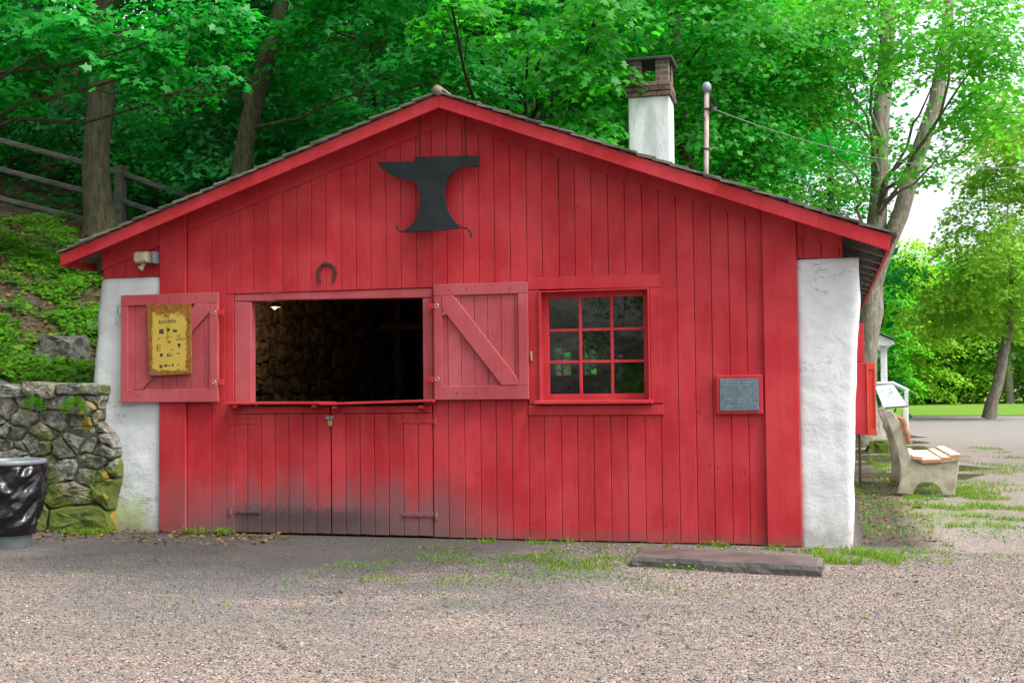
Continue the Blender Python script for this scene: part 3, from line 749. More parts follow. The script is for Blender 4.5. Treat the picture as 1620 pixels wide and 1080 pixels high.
# flood light under left eave
q = P(234, 408, -.06)
fl = thing('wall_light', (q.x, -.02, q.z), 'small beige twin floodlight with sensor under the left eave', 'light')
BEIGE = gen('beige_plastic', (.42, .38, .27), (.30, .27, .2), 12, .5, .05, 30)
MB().box(q.x+.055, q.x+.10, -.10, -.005, q.z-.055, q.z+.055, .008).build('mount_plate', GREYMETAL, fl)
MB().slab([(q.x-.10, q.z-.02), (q.x-.08, q.z-.055), (q.x+.05, q.z-.05), (q.x+.05, q.z+.05), (q.x-.085, q.z+.05), (q.x-.10, q.z+.03)], -.16, -.05, .015).build('lamp_housing', BEIGE, fl)
MB().box(q.x-.02, q.x+.035, -.164, -.158, q.z-.025, q.z+.025, .002).build('lens', gen('lens', (.6, .55, .4), None, 9, .2), fl)
MB().tube([(q.x-.02, -.10, q.z-.05), (q.x-.03, -.10, q.z-.08), (q.x-.06, -.12, q.z-.10)], [.022, .02, .016], 8).build('sensor', BEIGE, fl)
MB().tube([(q.x-.03, -.10, q.z-.08), (q.x-.03, -.12, q.z-.12)], [.016, .014], 8).build('sensor_eye', BEIGE, fl)
# padlock
q = P(522, 664, -.02)
pl = thing('padlock', (q.x, -.02, q.z-.05), 'small brass padlock hanging from the hasp of the half doors', 'padlock')
MB().box(q.x-.018, q.x+.022, -.035, -.010, q.z-.055, q.z-.008, .004).build('lock_body', BRASS, pl)
MB().tube([(q.x-.010, -.022, q.z-.01), (q.x-.010, -.022, q.z+.03), (q.x+.002, -.022, q.z+.042), (q.x+.014, -.022, q.z+.03), (q.x+.014, -.022, q.z-.01)], .004, 6).build('shackle', ZINC, pl)
MB().box(q.x-.045, q.x+.03, -.012, -.004, q.z+.008, q.z+.038, .002).build('hasp', ZINC, pl)
# bronze plaque
a, b = P(1132, 593, -.02), P(1208, 655, -.02)
pq = thing('wall_plaque', ((a.x+b.x)/2, -.02, b.z), 'blue-grey metal text plaque on red backing board beside the right corner post', 'plaque')
MB().slab([(a.x, b.z), (b.x, b.z), (b.x, a.z), (a.x, a.z)], -.042, -.004, .010).build('backing_board', RED2, pq)
m_ = .035
pa, pb = a.x+m_, b.x-m_
pt = MB().slab([(pa, b.z+m_-.004), (pb, b.z+m_-.004), (pb, a.z-m_+.004), (pa, a.z-m_+.004)], -.050, -.041, .003).build('plate', PLATE, pq)
m = MB()
nl = 11
for i in range(nl):
    z = a.z-m_-.03-i*(a.z-b.z-2*m_-.04)/nl; x_ = pa+.03+(.02 if i in (0, 10) else 0)
    while x_ < pb-.03-(.06 if i == 10 else 0):
        wd = random.uniform(.008, .03); m.box(x_, x_+wd, -.0525, -.0495, z-.0045, z+.0045, .0008); x_ += wd+.006
for c in ((pa+.012, a.z-m_-.012), (pb-.012, a.z-m_-.012), (pa+.012, b.z+m_+.012), (pb-.012, b.z+m_+.012)): m.box(c[0]-.005, c[0]+.005, -.054, -.0495, c[1]-.005, c[1]+.005, .001)
m.build('raised_text', gen('plaque_letters', (.26, .33, .37), None, 30, .4, .1, 40, metal=.3), pt)['kind'] = 'stuff'
# yellow sign on left shutter
SY = -.112
cor = [P(x_, y_, SY) for x_, y_ in ((235.5, 594.5), (303.0, 591.5), (301.0, 479.5), (232.0, 482.5))]
ys = thing('yellow_sign', (cor[0].x+.2, SY, cor[0].z), 'rusty yellow painted sign with blacksmith lettering and tool pictures on left shutter', 'sign')
def sign_mat():
    t = NT('rusted_yellow_enamel'); p = t.pos(); x, y, z = t.sep(p)
    c = [(q_.x, q_.z) for q_ in cor]; xa = (c[0][0]+c[3][0])/2; xb = (c[1][0]+c[2][0])/2; za = c[0][1]; zb = c[3][1]
    n = t.math('MULTIPLY', t.math('SUBTRACT', t.noise(p, 14, 5, .7), .5), .11)
    ex = t.math('MINIMUM', t.math('SUBTRACT', x, xa), t.math('SUBTRACT', xb, x))
    ez = t.math('MINIMUM', t.math('SUBTRACT', z, za), t.math('MULTIPLY', t.math('SUBTRACT', zb, z), .55))
    e = t.math('ADD', t.math('MINIMUM', ex, ez), n)
    k = t.mix(t.noise(p, 8, 4), (.42, .28, .035), (.50, .37, .075))
    rust = t.mix(t.map(t.noise(p, 18, 5, .7), .4, .62), (.16, .055, .010), (.30, .12, .015))
    rust = t.mix(t.map(t.noise(p, 9, 4, .6), .58, .66), rust, (.11, .095, .085))
    k = t.mix(t.map(e, .062, .036), k, rust)
    sp = t.map(t.noise(p, 30, 4, .7), .66, .70); k = t.mix(sp, k, (.20, .11, .03))
    dr = t.math('MULTIPLY', t.map(t.math('ABSOLUTE', t.math('ADD', t.math('SUBTRACT', x, (xa+xb)/2), .018)), .016, .006), t.math('MULTIPLY', t.map(z, zb-.19, zb-.22), t.map(z, zb-.40, zb-.30)))
    k = t.mix(t.math('MULTIPLY', dr, .9), k, (.36, .16, .02))
    return t.done(t.bsdf(k, .6, t.bump(t.noise(p, 30, 4), .3, .006), 0, .3))
brd = MB().slab([(c.x, c.z) for c in cor], SY, SY+.026, .003).build('sign_board', sign_mat(), ys)
INK = gen('black_sign_paint', (.02, .022, .018), (.06, .055, .03), 40, .7, .1, 50)
axx = (cor[2]-cor[3]).normalized(); axz = (cor[3]-cor[0]).normalized()
def sp(u, v): # u across 0..1, v down 0..1
    return cor[3].lerp(cor[2], u).lerp(cor[0].lerp(cor[1], u), v)+Vector((0, -.0015, 0))
def narrow(o, k=.62): return o
text_mesh('lettering', 'THE', .040, sp(.47, .195), axx*.55, axz, INK, brd)
text_mesh('lettering', 'BLACKSMITH', .050, sp(.47, .27), axx*.62, axz, INK, brd)
def mark(pts): # small flat painted pictures
    m.slab([((lambda q_: (q_.x, q_.z))(sp(u, v))) for u, v in pts], SY-.0012, SY+.0008, .0002)
def cr(u, v): return ((u-215)/475, (v-140)/760)   # measured on an enlarged view
m = MB()
for pl_ in ([(345, 405), (395, 405), (395, 455), (345, 455)], [(430, 400), (465, 398), (460, 430), (432, 432)], [(495, 410), (545, 425), (540, 442), (500, 445)],
            [(320, 520), (350, 490), (354, 494), (324, 526)], [(540, 478), (580, 476), (580, 483), (540, 485)], [(540, 500), (580, 498), (580, 505), (540, 507)], [(530, 522), (640, 514), (640, 521), (530, 530)],
            [(315, 575), (360, 572), (360, 578), (322, 580), (322, 600), (360, 598), (360, 604), (322, 607), (322, 630), (360, 628), (360, 634), (315, 637)],
            [(542, 575), (560, 562), (578, 575), (574, 596), (565, 600), (565, 622), (557, 622), (557, 600), (546, 596)], [(346, 668), (378, 664), (378, 698), (346, 700)],
            [(425, 670), (470, 664), (470, 672), (440, 676), (440, 690), (488, 686), (488, 694), (440, 700), (425, 705)], [(528, 670), (540, 668), (540, 680), (528, 682)], [(550, 666), (564, 664), (564, 678), (550, 680)],
            [(335, 800), (345, 780), (355, 800), (362, 775), (372, 800), (365, 822), (340, 822)], [(388, 795), (405, 780), (424, 792), (420, 808), (398, 812)], [(430, 795), (460, 790), (460, 798), (430, 803)], [(475, 790), (485, 775), (496, 790), (490, 808), (478, 806)],
            [(535, 790), (555, 782), (557, 790), (538, 800)], [(400, 495), (490, 488), (490, 492), (400, 499)], [(440, 540), (470, 538), (468, 555), (442, 557)], [(468, 635), (486, 622), (488, 632), (472, 642)]):
    mark([cr(*p_) for p_ in pl_])
m.build('painted_pictures', INK, brd)
# mast with weatherhead and wire
q0, q1 = P(1117, 290, 3.0), P(1118, 140, 3.0)
mast = thing('service_mast', (q0.x, 3.0, 2.4), 'rust-streaked electrical mast pipe with grey dome cap on right roof slope', 'pipe')
MB().tube([(q0.x, 3, 2.5), (q0.x, 3, q0.z), (q1.x, 3, q1.z)], .027, 10).build('pipe', RUSTPIPE, mast, True)
MB().lathe((q1.x, 3, q1.z-.01), [(.028, -.03), (.046, -.02), (.052, .02), (.046, .05), (.025, .075), (.001, .08)], 14).build('weatherhead', GREYMETAL, mast, True)
for py in (173, 236):
    a = P(1118, py, 3.0)
    MB().lathe((a.x, 3, a.z-.012), [(.03, 0), (.034, .004), (.034, .02), (.03, .024)], 10).build('clamp', RUSTIRON, mast)
    MB().tube([(a.x+.02, 3, a.z), (a.x+.11, 2.98, a.z+.004)], .008, 6).build('bracket_arm', ZINC, mast)
a = P(1126, 172, 3.0)
MB().tube([(a.x, 2.98, a.z+.03), (a.x, 2.98, a.z-.04)], .02, 8).build('insulator', IRON, mast)
m = MB(); lp = [P(x_, y_, 2.98) for x_, y_ in ((1112, 142), (1104, 165), (1103, 190), (1108, 205), (1114, 190), (1120, 176))]; m.tube(lp, .005, 5)
lp = [P(x_, y_, 2.98) for x_, y_ in ((1122, 142), (1130, 155), (1132, 166), (1126, 172))]; m.tube(lp, .005, 5); m.build('drip_loop', IRON, mast)
A, B = P(1126, 172, 2.98), P(1900, 150, 16)
WIREM = gen('grey_wire', (.16, .17, .17), None, 9, .5)
wpts = []
for i in range(31):
    t_ = i/30; c = A.lerp(B, t_); c.z -= 4*1.02*t_*(1-t_); wpts.append(c)
wire = MB().tube(wpts, .006, 6).build('overhead_wire', WIREM, None, True)
tag(wire, 'thin overhead service wire sagging from the mast across the right trees', 'wire')
# hanging lamp inside, lit
q = P(436, 484, 1.3)
lamp = thing('hanging_lamp', (q.x, 1.3, q.z), 'lit hanging lamp with small shade inside the dark shop, upper left of the opening', 'lamp')
MB().lathe((q.x, 1.3, q.z), [(.012, .05), (.025, .045), (.052, -.01), (.050, -.012), (.022, .04)], 16).build('shade', RUSTIRON, lamp, True)
MB().tube([(q.x, 1.3, q.z+.05), (q.x, 1.3, rz(q.x)-.05)], .004, 5).build('cord', IRON, lamp)
t = NT('lit_bulb'); e = t.n('Emission'); e.inputs[0].default_value = (1, .72, .36, 1); e.inputs[1].default_value = 6; BULB = t.done(e.outputs[0])
MB().lathe((q.x-.01, 1.3, q.z-.012), [(.001, -.022), (.014, -.016), (.018, 0), (.012, .016), (.008, .03)], 10).build('bulb', BULB, lamp, True)
ll = bpy.data.lights.new('lamp_glow', 'POINT'); ll.energy = 6; ll.color = (1, .66, .32); ll.shadow_soft_size = .03
lo = bpy.data.objects.new('lamp_glow', ll); link(lo, lamp); lo.location = (-.01, 0, -.06)

# ------------------------------------------------------------------ retaining wall
rw = thing('retaining_wall', (-7.9, -.2, 0), 'mossy grey rubble stone retaining wall beside the left white wall', 'stone wall')
def fy(x): return -.17-.04*(x+6.6)*-1*0  # face plane
MB().slab([(-10.6, -.05), (-6.66, -.05), (-6.60, .7), (-6.74, 1.36), (-10.6, 1.5)], -.118, .30, .02).build('mortar_core', gen('earthy_mortar', (.11, .105, .075), (.04, .048, .018), 8, .95, .6, 30, dist=.03), rw)
def stone_poly(x0, x1, z0, z1, y, depth, parent, mat, name='stone', k=9):
    cx, cz_ = (x0+x1)/2, (z0+z1)/2; a, b = (x1-x0)/2, (z1-z0)/2
    ang = sorted([2*math.pi*(i+random.uniform(-.28, .28))/k for i in range(k)]); p = random.uniform(3.0, 5.5)
    ring = []
    for t_ in ang:
        c_, s_ = math.cos(t_), math.sin(t_); r_ = (abs(c_)**p+abs(s_)**p)**(-1/p)*random.uniform(.90, 1.0)
        ring.append((c_*r_, s_*r_))
    v = []; f = []
    lay = [(1.0, depth), (1.0, -.0), (.93, -.035), (.72, -.06), (.35, -.072)]
    tx, tz = random.uniform(-.03, .03), random.uniform(-.035, .02)
    for s_, dy in lay:
        for u_, v_ in ring:
            jx = random.uniform(-.05, .05) if s_ < .95 else 0
            v.append((cx+a*u_*s_*(1+jx), y+dy+(tx*u_+tz*v_)*(s_ < 1.5)+random.uniform(-.012, .012)*(s_ < .95), cz_+b*v_*s_*(1+jx)))
    v.append((cx, y-.074+random.uniform(-.01, .01), cz_)); n = k
    for l in range(4):
        for i in range(n): f.append((l*n+i, l*n+(i+1) % n, (l+1)*n+(i+1) % n, (l+1)*n+i))
    for i in range(n): f.append((4*n+i, 4*n+(i+1) % n, 5*n))
    f.append(tuple(range(n-1, -1, -1)))
    return mobj(name, v, f, mat, parent)
random.seed(21)
AN = 1.55
seeds = []
for zr, ww in ((.15, .42), (.41, .30), (.57, .22), (.70, .26), (.83, .18), (.95, .24), (1.08, .17), (1.20, .22)):
    x = -6.42-random.uniform(.0, .12)
    while x > -10.6:
        wd = ww*random.choice((.45, .6, .9, 1.1, 1.7, 2.0)); seeds.append(Vector(((x-wd/2)/AN, zr+random.uniform(-.055, .055)))); x -= wd
bound = [Vector((-10.5, -.03)), Vector((-6.47, -.03)), Vector((-6.49, .30)), Vector((-6.53, .62)), Vector((-6.45, .84)), Vector((-6.60, 1.02)), Vector((-6.62, 1.30)), Vector((-10.5, 1.32))]
for i, c_ in enumerate(seeds):
    poly = [Vector((-10.5/AN, -.03)), Vector((-6.45/AN, -.03)), Vector((-6.45/AN, 1.30)), Vector((-10.5/AN, 1.30))]
    for j, d_ in enumerate(seeds):
        if i != j and (d_-c_).length < .9: poly = clip_half(poly, (c_+d_)/2, (d_-c_))
        if not poly: break
    if len(poly) < 3: continue
    poly = [Vector((p_.x*AN, p_.y)) for p_ in poly]
    lim = lambda z_: -6.485-.045*math.sin(z_*7+.6)-(.12 if z_ > 1.0 else 0)+(.06 if .74 < z_ < .92 else 0)
    poly = [Vector((min(p_.x, lim(p_.y)), p_.y)) for p_ in poly]
    cc_ = Vector((sum(p_.x for p_ in poly)/len(poly), sum(p_.y for p_ in poly)/len(poly)))
    area = abs(sum(p_.x*q_.y-q_.x*p_.y for p_, q_ in zip(poly, poly[1:]+poly[:1])))/2
    if area < .004: continue
    k_ = 1-.008/max(.05, math.sqrt(area)/2)
    poly = [cc_+(p_-cc_)*k_ for p_ in poly]
    rubble(poly, -.115+random.uniform(-.03, .025)-(.04 if cc_.y < .3 else 0), rw, STONE, random.uniform(.02, .05))
x = -6.585
while x > -10.4:
    wd = random.uniform(.3, .7); h0 = 1.40+random.uniform(-.02, .04); z0 = 1.285+random.uniform(-.02, .02)
    rubble([Vector((x-wd, z0)), Vector((x-.006, z0+random.uniform(-.02, .02))), Vector((x-.008, h0-.02)), Vector((x-wd*.4, h0+random.uniform(-.01, .02))), Vector((x-wd+.004, h0))], -.14+random.uniform(-.03, .02), rw, STONE, .05, 'cap_stone')
    MB().slab([(x-wd+.01, 1.30), (x-.012, 1.30), (x-.012, h0-.035), (x-wd+.01, h0-.02)], -.12, .32, .02).build('cap_bed', STONE, rw); x -= wd
# ferns on the wall
def fern(px, py, label, n=11, ln=.2):
    q_ = P(px, py, -.20); root = thing('fern', (q_.x, q_.y, q_.z), label, 'fern', 'ferns on the retaining wall')
    m = MB()
    for i in range(n):
        az = random.uniform(-1.25, 1.25); L_ = ln*random.uniform(.7, 1.15)
        dr = Vector((math.sin(az), -.55*math.cos(az), random.uniform(-.15, .35)))
        prev = q_.copy(); sgm = 9
        for s_ in range(sgm):
            c0 = q_+dr*(L_*s_/sgm)+Vector((0, 0, -L_*.9*(s_/sgm)**2)); c1 = q_+dr*(L_*(s_+1)/sgm)+Vector((0, 0, -L_*.9*((s_+1)/sgm)**2))
            t_ = (c1-c0).normalized(); sd_ = t_.cross(Vector((0, -1, .3))).normalized(); wd = .032*(1-s_/sgm)**.7+.004
            for sg in (-1, 1): m.add([c0, c0+sd_*sg*wd+t_*.012, c0+sd_*sg*wd*.9+t_*.022, c0+t_*.014], [(0, 1, 2, 3)])
    m.build('fronds', COVER, root)
fern(60, 628, 'small green fern on the stone wall, the one above the trash can'); fern(118, 632, 'small green fern on the stone wall, nearer the white wall')
# boulder on the bank and by the tree
def boulder(name, c, s_, label, cat='rock', seed=0, mat=ROCK):
    import bmesh
    bm = bmesh.new(); bmesh.ops.create_icosphere(bm, subdivisions=3, radius=1)
    for v in bm.verts:
        n_ = v.co.copy(); k = 1+.35*noise.noise(n_*1.3+Vector((seed, 0, 0)))+.15*noise.noise(n_*3+Vector((0, seed, 0)))
        n_ = Vector((max(-.72, min(.72, n_.x)), max(-.72, min(.72, n_.y)), max(-.75, min(.62, n_.z))))
        v.co = Vector((n_.x*s_[0]*k, n_.y*s_[1]*k, n_.z*s_[2]*k))
    me = bpy.data.meshes.new(name); bm.to_mesh(me); bm.free(); me.materials.append(mat)
    o = link(bpy.data.objects.new(name, me)); o.location = c; return tag(o, label, cat)
q = P(100, 560, 1.4); boulder('boulder', (q.x, 1.4, hill_h(q.x, 1.4)+.12), (.30, .28, .24), 'dark mossy boulder set in the leafy bank above the stone wall', seed=3)
q = G(1392, 716); boulder('boulder', (q.x, q.y, .10), (.30, .25, .22), 'grey rock on the ground below the red side shutter', seed=8)

# ------------------------------------------------------------------ trash can
tc = Vector((-6.785, -1.22, 0))
bin_ = thing('trash_can', tc, 'grey trash can in a wrinkled black plastic bag at the left edge', 'trash can')
MB().lathe(tc, [(.0, .0), (.175, .0), (.18, .012), (.19, .14), (.20, .16)], 28).build('can_base', gen('grey_plastic', (.15, .175, .19), (.10, .12, .13), 6, .45, .1, 40), bin_, True)
t = NT('black_bag_plastic'); nb_ = t.noise(t.scale(t.pos(), (1, 1, 1.8)), 14, 3, .5)
BAG = t.done(t.bsdf((.008, .009, .011), .24, t.bump(nb_, .25, .03), 0, .45))
def bagw(th, z, i):
    q_ = Vector((math.cos(th)*1.1, math.sin(th)*1.1, z*4.2+.9*math.sin(th*1.5)))
    n1 = 1-2*abs(noise.noise(q_*1.15)); n2 = 1-2*abs(noise.noise(q_*2.6+Vector((5, 0, 0)))); n3 = noise.noise(q_*1.0+Vector((0, 8, 0)))
    w_ = min(1, (z-.12)/.08)*min(1, max(0, (.72-z)/.05))
    return (.045*n1+.020*n2+.05*n3-.018)*w_
MB().lathe(tc, [(.19, .13), (.205, .112)]+[(.215+.07*min(1, (z-.12)/.45), z) for z in np.linspace(.12, .70, 56)]+[(.293, .712), (.28, .72)], 110, bagw).build('bag', BAG, bin_, True)
MB().lathe(tc, [(.27, .705), (.295, .707), (.302, .715), (.302, .735), (.29, .748), (.27, .75), (.255, .74), (.25, .62)], 40).build('rim', gen('rim_grey_plastic', (.15, .17, .19), (.11, .125, .14), 6, .4, .05, 40), bin_, True)
MB().lathe(tc, [(.0, .60), (.25, .62)], 32).build('bag_inside', BAG, bin_)

# ------------------------------------------------------------------ stone slab step
import bmesh
c = [G(998, 892, 0), G(1297, 908, 0), G(1306, 884, 0.0), G(1020, 866, 0.0)]
sl_top = .085
cc = [G(1000, 877, sl_top), G(1300, 893, sl_top), G(1303, 880, sl_top), G(1012, 862, sl_top)]
bm = bmesh.new(); N1, N2 = 40, 12; vs = []
for j in range(N2+1):
    for i in range(N1+1):
        u_, v_ = i/N1, j/N2
        p_ = cc[0].lerp(cc[1], u_).lerp(cc[3].lerp(cc[2], u_), v_)
        e = min(u_*1.4, (1-u_)*1.4, v_*.6, (1-v_)*.6)
        p_ = p_+Vector((0, 0, .006*noise.noise(p_*6)-(.012 if e < .01 else 0)))
        if j == 0: p_ += Vector((0, .02*noise.noise(p_*5), 0))
        vs.append(bm.verts.new(p_))
W_ = N1+1
for j in range(N2):
    for i in range(N1): bm.faces.new((vs[j*W_+i], vs[j*W_+i+1], vs[(j+1)*W_+i+1], vs[(j+1)*W_+i]))
border = [vs[i] for i in range(W_)]+[vs[j*W_+N1] for j in range(1, N2+1)]+[vs[N2*W_+i] for i in range(N1-1, -1, -1)]+[vs[j*W_] for j in range(N2-1, 0, -1)]
prev = border
for k, dz in ((1, -.03), (2, -.06), (3, -.11)):
    cur = []
    for b_ in border:
        q_ = b_.co.copy(); n_ = .022*noise.noise(q_*9+Vector((0, 0, k*3.1)))
        cur.append(bm.verts.new(q_+Vector((n_*.5, -abs(n_)-.004 if b_ in vs[:W_] else n_, dz))))
    for i in range(len(border)):
        j = (i+1) % len(border); bm.faces.new((prev[i], cur[i], cur[j], prev[j]))
    prev = cur
me = bpy.data.meshes.new('stone_slab'); bm.to_mesh(me); bm.free(); me.materials.append(SLABSTONE)
slab_o = link(bpy.data.objects.new('stone_slab', me)); tag(slab_o, 'long low flagstone slab lying on gravel before the right boards', 'stone slab')

# ------------------------------------------------------------------ bench
bench = thing('park_bench', (1.1, 4.8, 0), 'concrete-ended park bench with white painted wooden slats right of the shop', 'bench')
prof = pix([(62, 520), (74, 505), (92, 500), (112, 508), (125, 530), (152, 575), (170, 640), (188, 700), (212, 762), (240, 785), (275, 796), (460, 772), (466, 790), (455, 850), (440, 955), (378, 962), (362, 930), (345, 905), (315, 890), (270, 890), (240, 905), (222, 935), (214, 956), (135, 945), (150, 880), (152, 800), (140, 740), (118, 660), (92, 585)], 1380, 500, 3.375, 4.8)
for y in (4.80, 6.75): MB().slab(prof, y, y+.11, .012).build('concrete_end', CONCRETE, bench)
for i, (u_, v_) in enumerate(((232, 752), (282, 768), (335, 765), (390, 755), (438, 742))[:5]):
    q = P(1380+u_/3.375, 500+v_/3.375+3, 4.8)
    ang = -.12 if i == 0 else .05
    MB().slab([(-.055, -.018), (.055, -.018), (.055, .018), (-.055, .018)], 0, 2.12, .004, frame((q.x+.02, 4.775, q.z+.012), (math.cos(ang), 0, math.sin(ang)), (0, 1, 0), (-math.sin(ang), 0, math.cos(ang)))).build('seat_slat', SLATWHITE, bench)
    MB().slab([(-.056, -.019), (.056, -.019), (.056, .019), (-.056, .019)], 0, .012, .003, frame((q.x+.02, 4.766, q.z+.012), (math.cos(ang), 0, math.sin(ang)), (0, 1, 0), (-math.sin(ang), 0, math.cos(ang)))).build('slat_end', SLATEND, bench)
for i, (u_, v_) in enumerate(((163, 565), (177, 610), (190, 660))):
    q = P(1380+u_/3.375, 500+v_/3.375, 4.8); ang = -1.25
    MB().slab([(-.05, -.018), (.05, -.018), (.05, .018), (-.05, .018)], 0, 2.12, .004, frame((q.x+.02, 4.775, q.z), (math.cos(ang), 0, math.sin(ang)), (0, 1, 0), (-math.sin(ang), 0, math.cos(ang)))).build('back_slat', SLATEND, bench)

# ------------------------------------------------------------------ interpretive panel, porch
a = G(1405, 700)
YP = a.y
pan = thing('information_panel', (a.x, YP, 0), 'slanted white information panel on posts behind the bench', 'sign')
c = [P(1383, 610, YP+.35), P(1413, 607, YP+.35), P(1437, 642, YP-.1), P(1397, 645, YP-.1)]
nrm = (c[1]-c[0]).cross(c[3]-c[0]).normalized(); nrm = nrm if nrm.z > 0 else -nrm
v = c+[p_-nrm*.03 for p_ in c]
mobj('panel_frame', v, [(0, 1, 2, 3), (7, 6, 5, 4), (0, 4, 5, 1), (1, 5, 6, 2), (2, 6, 7, 3), (3, 7, 4, 0)], PANELBLUE, pan)
ctr = (c[0]+c[1]+c[2]+c[3])/4; ci = [ctr+(p_-ctr)*.95+nrm*.004 for p_ in c]
mobj('printed_face', ci, [(0, 1, 2, 3)], PANELTOP, pan)
m = MB()
for i in range(9):
    u_, v_ = random.uniform(.15, .7), random.uniform(.15, .8); wd = random.uniform(.08, .2)
    q4 = [ci[0].lerp(ci[1], a_).lerp(ci[3].lerp(ci[2], a_), b_)+nrm*.003 for a_, b_ in ((u_, v_), (u_+wd, v_), (u_+wd, v_+.06), (u_, v_+.06))]
    m.add(q4, [(0, 1, 2, 3)])
m.build('printed_blocks', gen('print_grey', (.35, .40, .42), None, 20), pan)
for x_ in (1400, 1432):
    q = P(x_, 645, YP); MB().box(q.x-.05, q.x+.05, YP+.05, YP+.13, 0, q.z-.02, .006).build('post', PANELBLUE if x_ < 1420 else WPAINT, pan)
YQ = 24
porch = thing('white_porch', (1.2, YQ, 0), 'white porch with slender posts and railing behind the big tree', 'porch')
q = P(1413, 540, YQ)
MB().slab([(-3.5, q.z+.42), (q.x-.35, q.z+.20), (q.x, q.z+.02), (q.x, q.z-.06), (q.x-.1, q.z-.14), (-3.5, q.z-.14)], YQ-.3, YQ+3, .03).build('roof', WPAINT, porch)
MB().slab([(-3.5, q.z+.47), (q.x-.35, q.z+.24), (q.x+.05, q.z+.05), (q.x+.05, q.z+.021), (q.x-.35, q.z+.201), (-3.5, q.z+.421)], YQ-.36, YQ+3.05, .01).build('roofing', gen('dark_roofing', (.07, .075, .08), None, 9), porch)
for x_ in (1398, 1378, 1340):
    p_ = P(x_, 580, YQ); MB().box(p_.x-.085, p_.x+.085, YQ-.1, YQ+.07, .0, q.z-.141, .01).build('post', WPAINT, porch)
p0, p1, p2 = P(1380, 607, YQ-.3), P(1412, 606, YQ-.3), P(1437, 618, YQ-.3)
MB().tube([(p0.x, YQ-.3, p0.z), (p1.x, YQ-.3, p1.z), (p2.x, YQ-.3, p2.z)], .05, 6).build('hand_rail', WPAINT, porch)
MB().box(p2.x-.11, p2.x-.01, YQ-.35, YQ-.25, 0, p2.z, .006).build('rail_post', WPAINT, porch)
MB().box(-3.5, p1.x, YQ-.15, YQ+2.9, 0, .45, .01).build('porch_deck', WPAINT, porch)
MB().box(-3.5, 1.0, YQ+2.5, YQ+2.7, .45, q.z-.15, .01).build('porch_wall', WPAINT, porch)

# ------------------------------------------------------------------ rail fence on the hill
FY = 9.3
fence = thing('rail_fence', (-13, FY, 4), 'weathered three-rail wooden fence descending the wooded bank behind the left trunk', 'fence')
for py0, py1, py2, mt in ((219, 252, 312, 0), (266, 299, 351, 1), (313, 346, 392, 1)):
    pts = [P(-160, py0-40, FY), P(188, (py1+(py2-py1)*.34), FY), P(360, py2+20, FY)]
    for a, b in zip(pts, pts[1:]):
        L_ = (b-a).length; d_ = (b-a)/L_
        MB().slab([(0, -.055), (L_, -.05), (L_, .055), (0, .05)], -.04, .04, .02, frame(a, d_, (0, 1, 0), (-d_.z, 0, d_.x))).build('rail', RAILWOOD, fence)
for px, pt, pb in ((188, 262, 372), (-165, 150, 320), (362, 305, 420)):
    a, b = P(px, pt, FY-.08), P(px, pb, FY-.08)
    MB().box(a.x-.075, a.x+.075, FY-.13, FY+.09, min(b.z, hill_h(a.x, FY))-.2, a.z, .015).build('post', RAILWOOD, fence)

# ------------------------------------------------------------------ foliage machinery
MAPLE = (np.array([(0, -.05, .0), (0, -.42, 0), (.30, -.40, -.05), (.21, -.14, -.02), (.54, .04, -.09), (.23, .13, -.02), (0, .58, -.06), (-.23, .13, -.02), (-.54, .04, -.09), (-.21, -.14, -.02), (-.30, -.40, -.05)]),
         [(0, i, i % 10+1) for i in range(1, 11)])
LOBED = (np.array([(0, -.45, 0), (.46, -.12, -.06), (.16, .12, 0), (0, .55, -.04), (-.16, .12, 0), (-.46, -.12, -.06)]), [(0, 1, 2), (0, 2, 3), (0, 3, 4), (0, 4, 5)])
QUAD = (np.array([(0, -.5, 0), (.34, 0, -.04), (0, .5, 0), (-.34, 0, -.04)]), [(0, 1, 2), (0, 2, 3)])
PEB = (np.array([(1, 0, 0), (.1, .9, .1), (-1, .1, 0), (0, -.9, 0), (.1, 0, .65), (0, 0, -.6)]), [(0, 1, 4), (1, 2, 4), (2, 3, 4), (3, 0, 4), (1, 0, 5), (2, 1, 5), (3, 2, 5), (0, 3, 5)])
def cloud(name, C, Nn, S, shape, mat, parent=None, aspect=None):
    V, T = shape; T = np.array(T); n = len(C); k = len(V)
    Nn = Nn/np.linalg.norm(Nn, axis=1, keepdims=True)
    a = RNG.normal(size=(n, 3)); a -= Nn*np.sum(a*Nn, 1, keepdims=True); a /= np.linalg.norm(a, axis=1, keepdims=True); b = np.cross(Nn, a)
    if aspect is not None: VV = V[None]*aspect[:, None, :]
    else: VV = np.repeat(V[None], n, 0)
    co = C[:, None, :]+S[:, None, None]*(VV[..., 0:1]*a[:, None]+VV[..., 1:2]*b[:, None]+VV[..., 2:3]*Nn[:, None])
    if parent is not None: co = co-np.array(wpos(parent))
    tri = (T[None]+(np.arange(n)*k)[:, None, None]).reshape(-1)
    me = bpy.data.meshes.new(name); me.vertices.add(n*k); me.vertices.foreach_set('co', co.reshape(-1).astype(np.float32))
    nt_ = len(tri)//3; me.loops.add(nt_*3); me.loops.foreach_set('vertex_index', tri.astype(np.int32))
    me.polygons.add(nt_); me.polygons.foreach_set('loop_start', np.arange(0, nt_*3, 3, dtype=np.int32))
    me.materials.append(mat); me.update(calc_edges=True); me.validate()
    return link(bpy.data.objects.new(name, me), parent)
